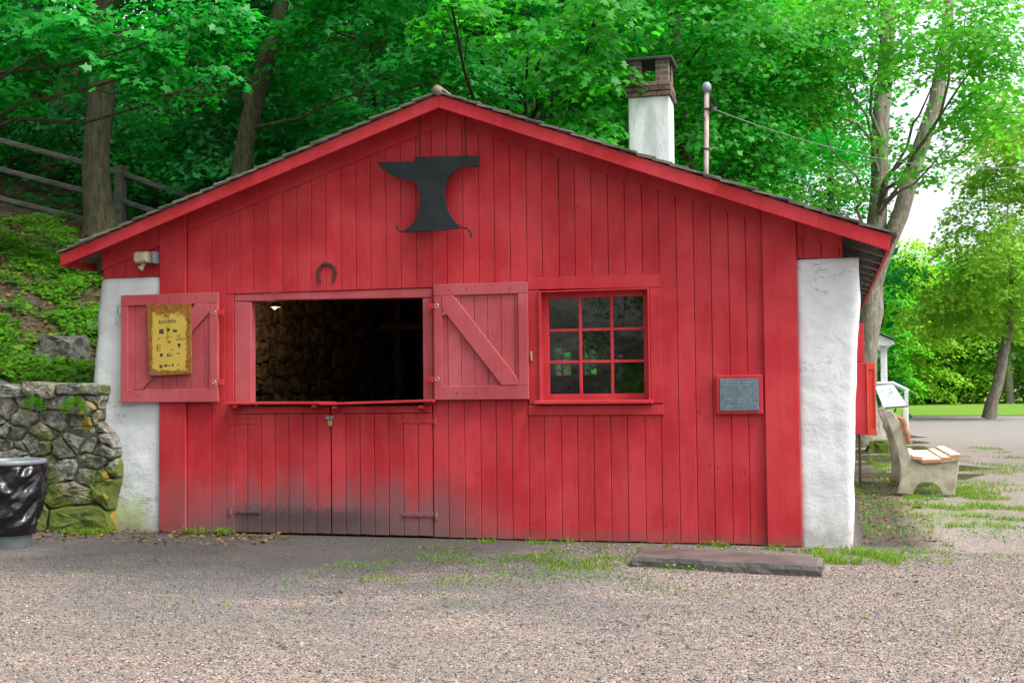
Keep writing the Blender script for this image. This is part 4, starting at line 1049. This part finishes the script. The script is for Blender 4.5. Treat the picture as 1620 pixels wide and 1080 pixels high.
def ell_leaves(ells, s, lai=4.5, per=46, sr=(.35, .7), shell=.35):
    Cs, Ns = [], []
    for c, r, *d in ells:
        dens = d[0] if d else 1.0
        r = np.array(r, float); N = lai*dens*math.pi*max(r[0], r[1])*r[2]/(.42*s*s); ns = max(3, int(N/per))
        u = RNG.normal(size=(ns, 3)); u /= np.linalg.norm(u, axis=1, keepdims=True)
        rad = shell+(1-shell)*RNG.random((ns, 1))**.6
        sc_ = np.array(c)+u*rad*r
        out = u*r; out[:, 2] = 0; out /= np.linalg.norm(out, axis=1, keepdims=True)+1e-6
        R_ = RNG.uniform(sr[0], sr[1], (ns, 1, 1))*min(1.0, r.mean()/.8+.25)
        rho = np.sqrt(RNG.random((ns, per, 1))); th = RNG.random((ns, per, 1))*2*math.pi
        off = np.concatenate([rho*np.cos(th), rho*np.sin(th), np.zeros_like(rho)], 2)
        dz = -.32*rho**2-.42*np.sum(off*out[:, None], 2, keepdims=True)+RNG.normal(size=(ns, per, 1))*.13
        off[..., 2:3] = dz
        Cs.append((sc_[:, None]+off*R_).reshape(-1, 3))
        nn = np.array((.06, -.42, 1.))+.45*off*np.array((1, 1, 0))+.40*out[:, None]+RNG.normal(size=(ns, per, 3))*.42
        Ns.append(nn.reshape(-1, 3))
    return np.concatenate(Cs), np.concatenate(Ns)
def limb(m, a, b, r, seed=0, sag=.0, n=7, taper=.25):
    a, b = Vector(a), Vector(b); L_ = (b-a).length; pts = []
    for i in range(n+1):
        t_ = i/n; p_ = a.lerp(b, t_); k = math.sin(t_*math.pi)
        p_ += Vector((noise.noise(Vector((seed, t_*3, 0))), noise.noise(Vector((seed, t_*3, 7))), .9*noise.noise(Vector((seed, t_*3, 13)))+.6*sag))*L_*.10*k
        pts.append(p_)
    m.tube(pts, [r*(1-(1-taper)*i/n) for i in range(n+1)], 7, False)
def tree(name, label, base, path, rads, ells, leaf, barkm, shape=LOBED, s=.13, lai=4.5, limbs=None, group=None, per=46, sr=(.35, .7), cat='tree', forks=()):
    root = thing(name, base, label, cat, group)
    pts = [Vector(p_) for p_ in path]
    # resample
    full, rr = [], []
    for i in range(len(pts)-1):
        for k in range(5):
            t_ = k/5; q_ = pts[i].lerp(pts[i+1], t_)
            q_ += Vector((noise.noise(q_*.7+Vector((3, 0, 0))), noise.noise(q_*.7+Vector((0, 9, 0))), 0))*rads[i]*.35
            full.append(q_); rr.append(rads[i]+(rads[i+1]-rads[i])*t_)
    full.append(pts[-1]); rr.append(rads[-1])
    m = MB(); m.tube(full, rr, 14, False, .22, random.random()*20)
    for fpath, frad in forks: m.tube(fpath, frad, 12, False, .2, random.random()*20)
    m.build('trunk', barkm, root, True)
    m = MB()
    for i, e in enumerate(ells):
        c_ = Vector(e[0]); cand = [p_ for p_ in full if p_.z < c_.z+.3] or full[:3]
        st = min(cand, key=lambda p_: (p_-(c_-Vector((0, 0, .35*(Vector((c_.x-p_.x, c_.y-p_.y, 0)).length)))) ).length)
        j = full.index(st); limb(m, st, c_, max(.02, min(.4*rr[j], .005*(c_-st).length+.015)), i*3.1+base[0])
        for k in range(5):
            e2 = c_+Vector([random.uniform(-.8, .8)*x_ for x_ in e[1]]); limb(m, st.lerp(c_, random.uniform(.86, .99)), e2, .011, i*7+k, n=4)
    if m.v: m.build('branches', barkm, root, True)
    C, Nn = ell_leaves(ells, s, lai, per, sr)
    cloud('crown', C, Nn, s*RNG.uniform(.65, 1.2, len(C)), shape, leaf, root)
    return root
def copy_tree(o, loc, rot=0, sc_=1., label=None, group=None):
    r = o.copy(); col.objects.link(r); r.location = loc; r.rotation_euler = (0, 0, rot); r.scale = (sc_,)*3
    if label: r['label'] = label
    if group: r['group'] = group
    for ch in list(o.children):
        c_ = ch.copy(); col.objects.link(c_); c_.parent = r
    return r
def V3(p): return (p.x, p.y, p.z)
random.seed(5)

# ---- the trees one can tell apart
b = Vector((-12.41, 8.5, 0)); b.z = hill_h(b.x, b.y)-.15
tp = P(168, -60, 8.5)
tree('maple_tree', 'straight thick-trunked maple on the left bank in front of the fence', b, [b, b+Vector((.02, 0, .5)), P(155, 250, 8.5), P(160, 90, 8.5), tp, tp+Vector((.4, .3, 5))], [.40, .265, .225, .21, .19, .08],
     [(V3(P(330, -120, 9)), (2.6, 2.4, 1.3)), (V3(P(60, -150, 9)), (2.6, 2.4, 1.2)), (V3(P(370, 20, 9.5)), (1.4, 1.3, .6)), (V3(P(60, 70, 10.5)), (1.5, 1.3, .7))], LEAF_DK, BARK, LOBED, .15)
b = Vector((-10.0, 8.6, 0)); b.z = hill_h(b.x, b.y)-.2
tree('leaning_tree', 'slim tree leaning right above the left roof slope', b, [b, P(380, 270, 8.6), P(405, 160, 8.6), P(440, 30, 8.6), P(470, -90, 8.6), P(500, -330, 8.8)], [.22, .165, .15, .13, .11, .05],
     [(V3(P(560, 60, 8.5)), (1.7, 1.5, .75)), (V3(P(700, 120, 8.0)), (1.2, 1.2, .6)), (V3(P(480, -80, 8.5)), (2.2, 2.0, 1.0)), (V3(P(640, -60, 8.0)), (2.0, 1.8, .9)), (V3(P(430, 110, 10)), (1.0, 1.0, .5)), (V3(P(300, 60, 9.8)), (1.1, 1.1, .5))], LEAF_EM, BARK, LOBED, .145)
tree('overhanging_maple', 'bright emerald maple branches hanging in at the top left corner', (-14.6, 3.2, hill_h(-14.6, 3.2)), [(-14.6, 3.2, hill_h(-14.6, 3.2)-.2), (-14.5, 3.3, 6), (-14.2, 3.6, 10), (-13.8, 3.8, 14)], [.35, .28, .22, .08],
     [(V3(P(40, 30, 4.4)), (1.3, 1.3, .72)), (V3(P(215, 45, 4.8)), (1.15, 1.2, .55)), (V3(P(225, 115, 5.0)), (.70, .7, .34)), (V3(P(20, 130, 5)), (.55, .7, .35)), (V3(P(330, 20, 5.0)), (.8, .8, .4)), (V3(P(100, -110, 5.4)), (1.6, 1.2, .5)), (V3(P(330, 130, 6.2)), (.42, .5, .28))], LEAF_EM, BARK, MAPLE, .15, 4.6, per=36, sr=(.25, .5))
b = P(815, 300, 13.5); b.z = hill_h(b.x, 13.5)-.2
tree('tall_maple', 'dark trunk behind the ridge whose bright boughs overlap the chimney', b, [b, P(815, 170, 13.5), P(818, 60, 13.5), P(830, -200, 13.5)], [.26, .20, .18, .1],
     [(V3(P(905, 95, 5.1)), (.75, .8, .50)), (V3(P(890, 235, 5.6)), (.60, .6, .50)), (V3(P(945, 25, 4.8)), (.70, .8, .34)), (V3(P(945, 210, 5.2)), (.30, .4, .36)), (V3(P(715, 12, 4.0)), (.55, .7, .20)), (V3(P(840, 20, 6.0)), (.8, .8, .42)), (V3(P(880, -130, 7.5)), (2.0, 1.6, .6), .7), (V3(P(1000, 305, 7.4)), (.4, .5, .3)), (V3(P(780, 110, 9)), (1.0, 1.0, .6))], LEAF_MID, BARKD, MAPLE, .135, 4.6, per=36, sr=(.25, .5))
b = P(912, 300, 16); b.z = hill_h(b.x, 16)-.2
tree('shaded_maple', 'dark trunk half hidden just left of the chimney', b, [b, P(912, 190, 16), P(906, 80, 16), P(900, -160, 16)], [.24, .18, .16, .08],
     [(V3(P(1120, 60, 11)), (1.9, 1.7, 1.0)), (V3(P(1110, 190, 11.5)), (1.5, 1.4, .85)), (V3(P(1230, 120, 12.5)), (1.6, 1.5, .9)), (V3(P(1070, -90, 11)), (2.5, 2.2, 1.2)), (V3(P(980, 120, 13)), (1.5, 1.5, .8)), (V3(P(1150, 270, 11.5)), (1.0, 1.0, .55)), (V3(P(1235, 265, 12)), (1.0, 1.0, .5))], LEAF_MID, BARKD, LOBED, .14)
yb_ = 17.5
b = Vector(P(1372, 705, yb_)); b.z = 0
tree('twin_trunk_tree', 'large grey-barked tree with two trunks rising behind the right eave', (b.x, yb_, 0), [(b.x+.05, yb_, -.1), (b.x, yb_, .25), P(1366, 620, yb_), P(1373, 510, yb_), P(1381, 410, yb_), P(1387, 330, yb_), P(1394, 200, yb_), P(1402, 90, yb_), P(1408, -60, yb_), P(1400, -300, yb_)], [.60, .38, .28, .26, .225, .20, .185, .165, .14, .06],
     [(V3(P(1330, 70, 12.5)), (1.7, 1.6, .85), .8), (V3(P(1490, 100, 12.5)), (1.5, 1.3, .62), .75), (V3(P(1235, 40, 12.5)), (1.3, 1.3, .8), .9), (V3(P(1580, 60, 12.0)), (1.1, 1.2, .8), .7), (V3(P(1420, -90, 14)), (2.8, 2.0, 1.0), .4), (V3(P(1290, 175, 12.6)), (1.1, 1.1, .55), .8), (V3(P(1390, 0, 12)), (1.4, 1.2, .5), .5), (V3(P(1590, 165, 14)), (1.3, 1.2, .7), .9), (V3(P(1545, 30, 11)), (1.3, 1.2, .6), .9), (V3(P(1300, 300, 15.5)), (1.0, 1.0, .6), .7), (V3(P(1440, 250, 15)), (.9, .7, .9), .35), (V3(P(1530, 200, 14)), (.7, .7, .35), .5)], LEAF_YG, BARKG, LOBED, .135, 4.4,
     forks=[([P(1376, 480, yb_), P(1394, 410, yb_-.05), P(1424, 340, yb_-.1), P(1448, 255, yb_-.15), P(1480, 165, yb_-.2), P(1497, 70, yb_-.2), P(1505, -60, yb_-.2), P(1530, -240, yb_)], [.18, .185, .18, .17, .15, .125, .10, .05])])
# trees across the drive on the right
b = G(1567, 662); b.z = 0
tree('park_tree', 'lawn tree with leaning bare trunk at the right edge across the drive', b, [b, P(1575, 620, b.y), P(1588, 560, b.y), P(1600, 500, b.y), P(1600, 420, b.y)], [.28, .21, .18, .15, .08],
     [(V3(P(1560, 480, b.y)), (2.4, 2.2, 1.3), .8), (V3(P(1620, 420, b.y-2)), (2.4, 2.2, 1.8), .8), (V3(P(1500, 500, b.y+1)), (1.7, 1.5, 1.1), .8), (V3(P(1590, 330, b.y)), (2.2, 2.0, 1.4), .7), (V3(P(1640, 250, b.y)), (2.6, 2.2, 1.8), 1.0), (V3(P(1600, 200, b.y-4)), (1.8, 1.6, 1.4), .7), (V3(P(1540, 400, b.y)), (1.4, 1.3, 1.2), .6), (V3(P(1560, 260, b.y+1)), (1.2, 1.1, 1.1), .5)], LEAF_FAR, BARKG, LOBED, .2, 6.5, sr=(.5, 1.0))
b = G(1462, 641); b.z = .15
tree('spreading_tree', 'dark forked tree on the far lawn beyond the porch', b, [b, P(1462, 610, b.y), P(1456, 585, b.y), P(1440, 560, b.y), P(1420, 520, b.y)], [.5, .42, .36, .25, .1],
     [(V3(P(1440, 520, b.y)), (3.0, 2.5, 1.8), .8), (V3(P(1490, 560, b.y-2)), (2.2, 2.0, 1.2), .8), (V3(P(1430, 450, b.y)), (2.8, 2.5, 1.8), .8), (V3(P(1500, 600, b.y-2)), (1.6, 1.5, .9), .8)], LEAF_FAR, BARKD, LOBED, .24, 4.0, sr=(.5, 1.1), forks=[([P(1459, 595, b.y), P(1470, 560, b.y), P(1482, 530, b.y)], [.3, .2, .1])])

# ---- woods on the hill: individuals from a few shapes
def proto(name, label, h, ells, leaf, r=.2, s=.15, lai=4.2, group=None, barkm=BARKD, shape=QUAD, lean=0):
    o = tree(name, label, (0, 0, 0), [(0, 0, -.4), (0, 0, h*.3), (lean*.5, 0, h*.6), (lean, 0, h)], [r*1.2, r, r*.8, r*.2], ells, leaf, barkm, shape, s, lai, group=group, sr=(.45, .95))
    return o
WG = 'trees of the shaded woods'
WL = 'leafy tree standing deep in the shaded woods behind the shop'
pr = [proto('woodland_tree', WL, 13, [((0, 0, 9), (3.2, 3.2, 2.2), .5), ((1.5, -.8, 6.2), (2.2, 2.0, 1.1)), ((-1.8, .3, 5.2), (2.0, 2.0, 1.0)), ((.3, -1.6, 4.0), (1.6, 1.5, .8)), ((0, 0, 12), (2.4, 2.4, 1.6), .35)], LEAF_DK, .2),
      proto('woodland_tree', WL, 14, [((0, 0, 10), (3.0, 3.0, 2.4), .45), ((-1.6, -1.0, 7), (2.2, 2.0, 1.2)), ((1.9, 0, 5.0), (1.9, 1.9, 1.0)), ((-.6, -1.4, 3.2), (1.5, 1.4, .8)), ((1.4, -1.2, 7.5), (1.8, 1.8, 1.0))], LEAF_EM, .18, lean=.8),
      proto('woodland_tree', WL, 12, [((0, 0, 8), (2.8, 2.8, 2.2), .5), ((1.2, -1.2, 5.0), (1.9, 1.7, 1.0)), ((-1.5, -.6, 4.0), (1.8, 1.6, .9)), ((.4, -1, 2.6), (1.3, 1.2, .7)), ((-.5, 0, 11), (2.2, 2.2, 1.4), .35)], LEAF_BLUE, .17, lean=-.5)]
spots = [(-16.5, 12.5), (-13.2, 13.8), (-9.3, 14.2), (-6.4, 12.2), (-2.6, 14.6), (-19.5, 16.5), (-15.0, 18.5), (-11.0, 19.0), (-7.2, 18.2), (-4.6, 21.0), (-2.2, 20.0), (-24, 20), (-19, 23), (-13, 24.5), (-8, 25), (-3, 27), (-28, 27), (-21, 30), (-15, 31), (-9, 32), (-4, 35), (-20.5, 10.5), (-24, 13), (-1.4, 30), (.3, 38), (-2.4, 24)]
used = [False]*3
for i, (x, y) in enumerate(spots):
    k = i % 3; loc = (x, y, hill_h(x, y)); rt_ = random.uniform(0, 6.28); s_ = random.uniform(.85, 1.15)
    if not used[k]:
        used[k] = True; pr[k].location = loc; pr[k].rotation_euler = (0, 0, rt_); pr[k].scale = (s_,)*3
    else: copy_tree(pr[k], loc, rt_, s_)
    # these share one label and one group: nothing in the photograph tells them apart
for i, (x, y, lb) in enumerate(((-9.6, -3.4, 'unseen leafy tree left of the trash can, added to shade the shop front'), (-8.6, -7.2, 'unseen leafy tree beside the yard far left, added to block sky light'), (-12.2, -1.4, 'unseen leafy tree just left of the frame, added to shade the wall'))):  # unseen trees added to block sky light and darken the left end
    copy_tree(pr[(0, 1, 2)[i]], (x, y, hill_h(x, max(y, .3)) if y > 0 else 0), 1.3*i, 1.05, lb, 'unseen trees added to shade the left side')
UG = 'understory shrubs on the wooded bank'; UL = 'leafy shrub in the undergrowth of the wooded bank'
def shrub(leaf):
    return tree('understory_shrub', UL, (0, 0, 0), [(0, 0, -.2), (.05, 0, .6), (.1, .1, 1.5)], [.05, .035, .012], [((0, 0, 1.3), (1.1, 1.1, .55)), ((.5, -.3, .8), (.8, .8, .4)), ((-.6, .1, .7), (.8, .8, .4)), ((.1, .1, 1.9), (.7, .7, .4))], leaf, BARKD, LOBED, .13, 3.2, group=UG, cat='shrub')
sp_ = [shrub(LEAF_DK), shrub(LEAF_BLUE), shrub(LEAF_EM)]
for o_ in pr: o_['group'] = WG
for o_ in bpy.data.objects:
    if o_.get('label') == WL: o_['group'] = WG
used = [False]*3
sspots = [(-15.8, 10.6), (-14.2, 10.9), (-12.8, 10.3), (-11.4, 10.8), (-10.2, 10.2), (-9.0, 10.6), (-8.0, 9.6), (-17.5, 11.4), (-6.9, 10.4), (-5.6, 9.8), (-4.4, 10.8), (-13.6, 12.4), (-10.6, 12.6), (-7.9, 12.6), (-3.2, 11.6), (-2.0, 12.4), (-16, 14.5), (-11.8, 15.5), (-8.6, 16), (-5.5, 15.2), (-18.8, 13.2), (-1.6, 16.5)]
for i, (x, y) in enumerate(sspots):
    k = i % 3; loc = (x, y, hill_h(x, y)); rt_ = random.uniform(0, 6.28); s_ = random.uniform(.85, 1.5)
    if not used[k]:
        used[k] = True; sp_[k].location = loc; sp_[k].rotation_euler = (0, 0, rt_); sp_[k].scale = (s_,)*3
    else: copy_tree(sp_[k], loc, rt_, s_)
# far woods: one mass
n = 52000
xx = RNG.uniform(-55, 3, n); yy = RNG.uniform(36, 46, n)
hz = np.array([hill_h(float(a_), float(b_)) for a_, b_ in zip(xx[::40], yy[::40])]).repeat(40)[:n]
zz = hz*0.9+RNG.random(n)*14*(.75+.25*np.sin(xx*.9)+.2*np.sin(xx*2.3))
nn = RNG.normal(size=(n, 3))*.5+np.array((0, -.3, .9))
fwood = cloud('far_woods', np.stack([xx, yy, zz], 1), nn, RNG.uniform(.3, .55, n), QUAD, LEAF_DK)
tag(fwood, 'distant mass of dark green woods up the hill', 'woods'); fwood['kind'] = 'stuff'
# row of trees behind the far lawn on the right
FG = 'pale trees beyond the far lawn'
fp = [tree('lawn_edge_tree', 'pale', (0, 0, 0), [(0, 0, -.3), (.1, 0, 2), (.2, .1, 5), (0, 0, 9)], [.3, .25, .18, .05], [((0, 0, 7.5), (3.2, 3, 2.4)), ((1.8, -.6, 4.4), (2.4, 2.2, 1.7)), ((-1.9, -.4, 4.0), (2.4, 2.2, 1.6)), ((0, -1.5, 2.2), (2.6, 2.0, 1.5)), ((2.2, -1, 1.4), (1.8, 1.6, 1.1)), ((-2.2, -1, 1.3), (1.8, 1.6, 1.1))], lf, BARKG, QUAD, .27, 4.4, sr=(.6, 1.2), group=FG) for lf in (LEAF_FAR, LEAF_YG, LEAF_MID)]
fl_ = [(1404, 76, 0, 1.05, 'pale yellow-green tree rising behind the porch roof'), (1452, 84, 1, 1.0, 'tree behind the dark forked tree on the far lawn'), (1500, 80, 2, .95, 'rounded green tree left of the leaning lawn trunk'), (1548, 86, 0, 1.15, 'pale tree just left behind the leaning lawn trunk'), (1598, 78, 0, 1.05, 'pale green tree right behind the leaning lawn trunk'), (1650, 84, 1, 1.1, 'yellow-green tree at the far right edge'), (1370, 74, 1, .9, 'yellow-green tree hidden mostly by the twin trunks'), (1330, 80, 0, 1.2, 'pale tree peeping between the eave and the twin trunks'), (1720, 80, 0, 1.2, 'pale tree at the far right just outside the lawn trunk')]
used = [False]*3
for px, d, k, s_, lb in fl_:
    q = P(px, 640, d-10.1); loc = (q.x, q.y, .1); rt_ = random.uniform(0, 6.28)
    if not used[k]:
        used[k] = True; o_ = fp[k]; o_.location = loc; o_.rotation_euler = (0, 0, rt_); o_.scale = (s_,)*3; o_['label'] = lb
    else: copy_tree(fp[k], loc, rt_, s_, lb)

for i, (x, y, k, s_) in enumerate(((-16, -36, 0, 1.1), (-7, -40, 1, 1.2), (2, -37, 2, 1.1), (11, -39, 0, 1.3), (20, -36, 1, 1.1))):
    copy_tree(fp[k], (x, y, 0), i*1.7, s_, 'tree across the yard behind the viewpoint, seen only mirrored in the window', 'trees behind the viewpoint')

# ------------------------------------------------------------------ ground cover, grass, litter, pebbles
def nz2(x, y, f, o=0): return noise.noise(Vector((x*f, y*f, o)))
C, Nn, S = [], [], []
for i in range(66000):
    x = random.uniform(-14.5, -6.72); y = random.uniform(.15, 9.4)
    if nz2(x, y, 1.1)+.5*nz2(x, y, 3.1, 5) < -.04-(.3 if y < 1.0 else 0): continue
    if y > 7 and random.random() < .4: continue
    z = hill_h(x, max(y, .28))+random.uniform(.01, .15)*(1+nz2(x, y, 2, 9)); C.append((x, y, z)); Nn.append((random.gauss(0, .35), random.gauss(-.25, .35), 1)); S.append(random.uniform(.04, .10)*(1.7 if random.random() < .04 else 1))
o_ = cloud('bank_ground_cover', np.array(C), np.array(Nn), np.array(S), LOBED, COVER); o_['kind'] = 'stuff'; tag(o_, 'bright green leafy ground cover on the bank above the stone wall', 'ground cover')
C, Nn, S = [], [], []
for i in range(26000):
    x = random.uniform(-30, -.5); y = random.uniform(9.4, 34); C.append((x, y, hill_h(x, y)+random.uniform(.02, .4))); Nn.append((random.gauss(0, .4), random.gauss(-.5, .4), 1)); S.append(random.uniform(.10, .24))
o_ = cloud('woodland_floor_plants', np.array(C), np.array(Nn), np.array(S), LOBED, LEAF_DK); o_['kind'] = 'stuff'; tag(o_, 'dark green low plants carpeting the floor of the shaded woods', 'undergrowth')
C, Nn, S = [], [], []
for i in range(5000):
    x = random.uniform(-14, -6.72); y = random.uniform(.2, 8.5); C.append((x, y, hill_h(x, y)+.01+random.uniform(0, .03))); Nn.append((random.gauss(0, .4), random.gauss(0, .4), 1)); S.append(random.uniform(.05, .10))
for i in range(520):
    x = -7.2+random.random()**1.3*2.6; y = -.12-random.random()**1.8*.75; C.append((x, y, .012+random.uniform(0, .03)*math.exp(-abs(y+.15)*4))); Nn.append((random.gauss(0, .35), random.gauss(0, .35), 1)); S.append(random.uniform(.02, .06))
for i in range(110):
    x = random.uniform(-6.5, 2); y = random.uniform(-4.8, -.5); C.append((x, y, gh(x, y)+.012)); Nn.append((random.gauss(0, .3), random.gauss(0, .3), 1)); S.append(random.uniform(.02, .05))
for i in range(700):
    x = random.uniform(.28, .95); y = random.uniform(.1, 9); C.append((x, y, .012)); Nn.append((random.gauss(0, .35), random.gauss(0, .35), 1)); S.append(random.uniform(.03, .06))
o_ = cloud('leaf_litter', np.array(C), np.array(Nn), np.array(S), QUAD, DRYLEAF); o_['kind'] = 'stuff'; tag(o_, 'dry brown fallen leaves and wood scraps along the wall foot', 'leaf litter')
# grass blades
Gv, Gf = [], []
def blade(x, y, z, h, w_, lean, az):
    n_ = len(Gv); dx, dy = math.cos(az), math.sin(az); px_, py_ = -dy*w_, dx*w_
    Gv.extend([(x-px_, y-py_, z), (x+px_, y+py_, z), (x+dx*lean*.35+px_*.7, y+dy*lean*.35+py_*.7, z+h*.6), (x+dx*lean*.35-px_*.7, y+dy*lean*.35-py_*.7, z+h*.6), (x+dx*lean, y+dy*lean, z+h)])
    Gf.extend([(n_, n_+1, n_+2, n_+3), (n_+3, n_+2, n_+4)])
def patch(x0, x1, y0, y1, n, h, thr=-9, freq=2.2, zf=lambda x, y: 0):
    for i in range(n):
        x, y = random.uniform(x0, x1), random.uniform(y0, y1)
        if nz2(x, y, freq)+.4*nz2(x, y, freq*3, 2) < thr: continue
        hh = h*random.uniform(.4, 1.2); blade(x, y, zf(x, y)-.005, hh, random.uniform(.0025, .005), hh*random.uniform(.2, .9), random.uniform(0, 6.28))
patch(-2.9, -.1, -.26, -.02, 2200, .045, .12, 4); patch(-1.6, -.1, -.4, -.05, 1000, .05, .12, 4)
patch(-.12, .50, -.95, -.15, 1900, .07, .05, 3.2); patch(-.05, .9, -.85, -.1, 1100, .05, .05, 4); patch(-1.45, -.1, -1.32, -1.16, 260, .06, .05)
patch(-3.6, -.9, -2.4, -.4, 6500, .024, .10, 1.9); patch(-2.3, -1.4, -1.7, -.6, 1500, .04, .0, 2); patch(-3.2, 1.2, -4, -2, 700, .03, .30, 1.4)
patch(-6.6, -2, -4.8, -2.2, 700, .03, .32, 1.2); patch(-5.75, -5.3, -.14, -.02, 420, .08, -.1, 6)
patch(.85, 2.0, 1.6, 6.8, 12000, .05, .10, 1.6); patch(.3, 1.0, .2, 6, 1800, .05, .1, 2.2); patch(.7, 1.6, 6, 14, 7000, .06, .02, 1.1); patch(1.2, 2.6, 5.5, 10, 4000, .05, .2, 1.3); patch(1.5, 3.4, 9, 17, 8000, .05, .16, .9); patch(1.0, 2.4, -.1, 3, 800, .06, .25, 1.3)
patch(-6.9, -6.45, -.35, -.12, 500, .07, -.1)
o_ = mobj('grass', Gv, Gf, GRASS); o_['kind'] = 'stuff'; tag(o_, 'fresh green grass and weeds tufted along the wall, slab and bench', 'grass')
C, Nn, S = [], [], []
for x0, x1, y0, y1, n, t_ in ((-2.4, -1.3, -1.6, -.5, 500, 0), (-.1, 1.0, -.9, -.1, 500, -.1), (.3, 1.7, .5, 7.5, 4500, .0), (-5.8, -5.3, -.16, -.03, 200, -.5), (-3.6, -.6, -2.7, -.3, 2600, .12), (-6.8, 0, -5, -2.4, 500, .35)):
    for i in range(n):
        x, y = random.uniform(x0, x1), random.uniform(y0, y1)
        if nz2(x, y, 1.8, 3) < t_: continue
        C.append((x, y, random.uniform(.008, .05))); Nn.append((random.gauss(0, .4), random.gauss(-.2, .4), 1)); S.append(random.uniform(.015, .04))
o_ = cloud('ground_weeds', np.array(C), np.array(Nn), np.array(S)*.8, QUAD, COVER); o_['kind'] = 'stuff'; tag(o_, 'small broad-leaved weeds sprouting through the gravel', 'weeds')
# loose pebbles
n = 95000
d = np.sqrt(RNG.uniform(4.5**2, 10.0**2, n)); X = d*RNG.uniform(-.86, .30, n); Y = d+CAM.y
keep = (RNG.random(n) < np.where((np.abs(X+4.5) < 2.3) & (Y > -1.5+.5*np.sin(X*2.1)), .12, 1.0)) & (Y < -.06) & ~((X > -1.5) & (X < 0) & (Y > -1.35) & (Y < -.3))
X, Y = X[keep], Y[keep]; n = len(X)
Z = np.array([gh(float(a_), float(b_)) for a_, b_ in zip(X, Y)])+.002
t = NT('pebbles'); r = t.isl()
k = t.ramp(r, [(0, (.025, .025, .027)), (.2, (.085, .083, .086)), (.34, (.33, .205, .15)), (.5, (.16, .155, .157)), (.64, (.36, .27, .225)), (.8, (.24, .13, .09)), (.92, (.42, .39, .37)), (1, (.56, .53, .50))])
xx_, yy_, zz_ = t.sep(t.pos()); dk = t.math('MULTIPLY', t.map(t.math('ABSOLUTE', t.math('ADD', xx_, 4.5)), 3.4, 1.0), t.map(yy_, -3.2, -.8))
k = t.mix(grey_mask(t, t.pos()), k, t.mix(r, (.06, .06, .06), (.20, .195, .19)))
k = t.mix(t.math('MULTIPLY', dk, .85), k, (.04, .038, .037))
PEBM = t.done(t.bsdf(k, .85, None, 0, .3))
asp = RNG.uniform(.6, 1.3, (n, 3)); asp[:, 2] *= .7
o_ = cloud('loose_gravel', np.stack([X, Y, Z], 1), np.array((0, 0, 1.))+RNG.normal(size=(n, 3))*.3, RNG.uniform(.0035, .0088, n)*np.where(RNG.random(n) < .025, 1.8, 1), PEB, PEBM, None, asp)
o_['kind'] = 'stuff'; tag(o_, 'loose pinkish grey gravel pebbles covering the yard', 'gravel')
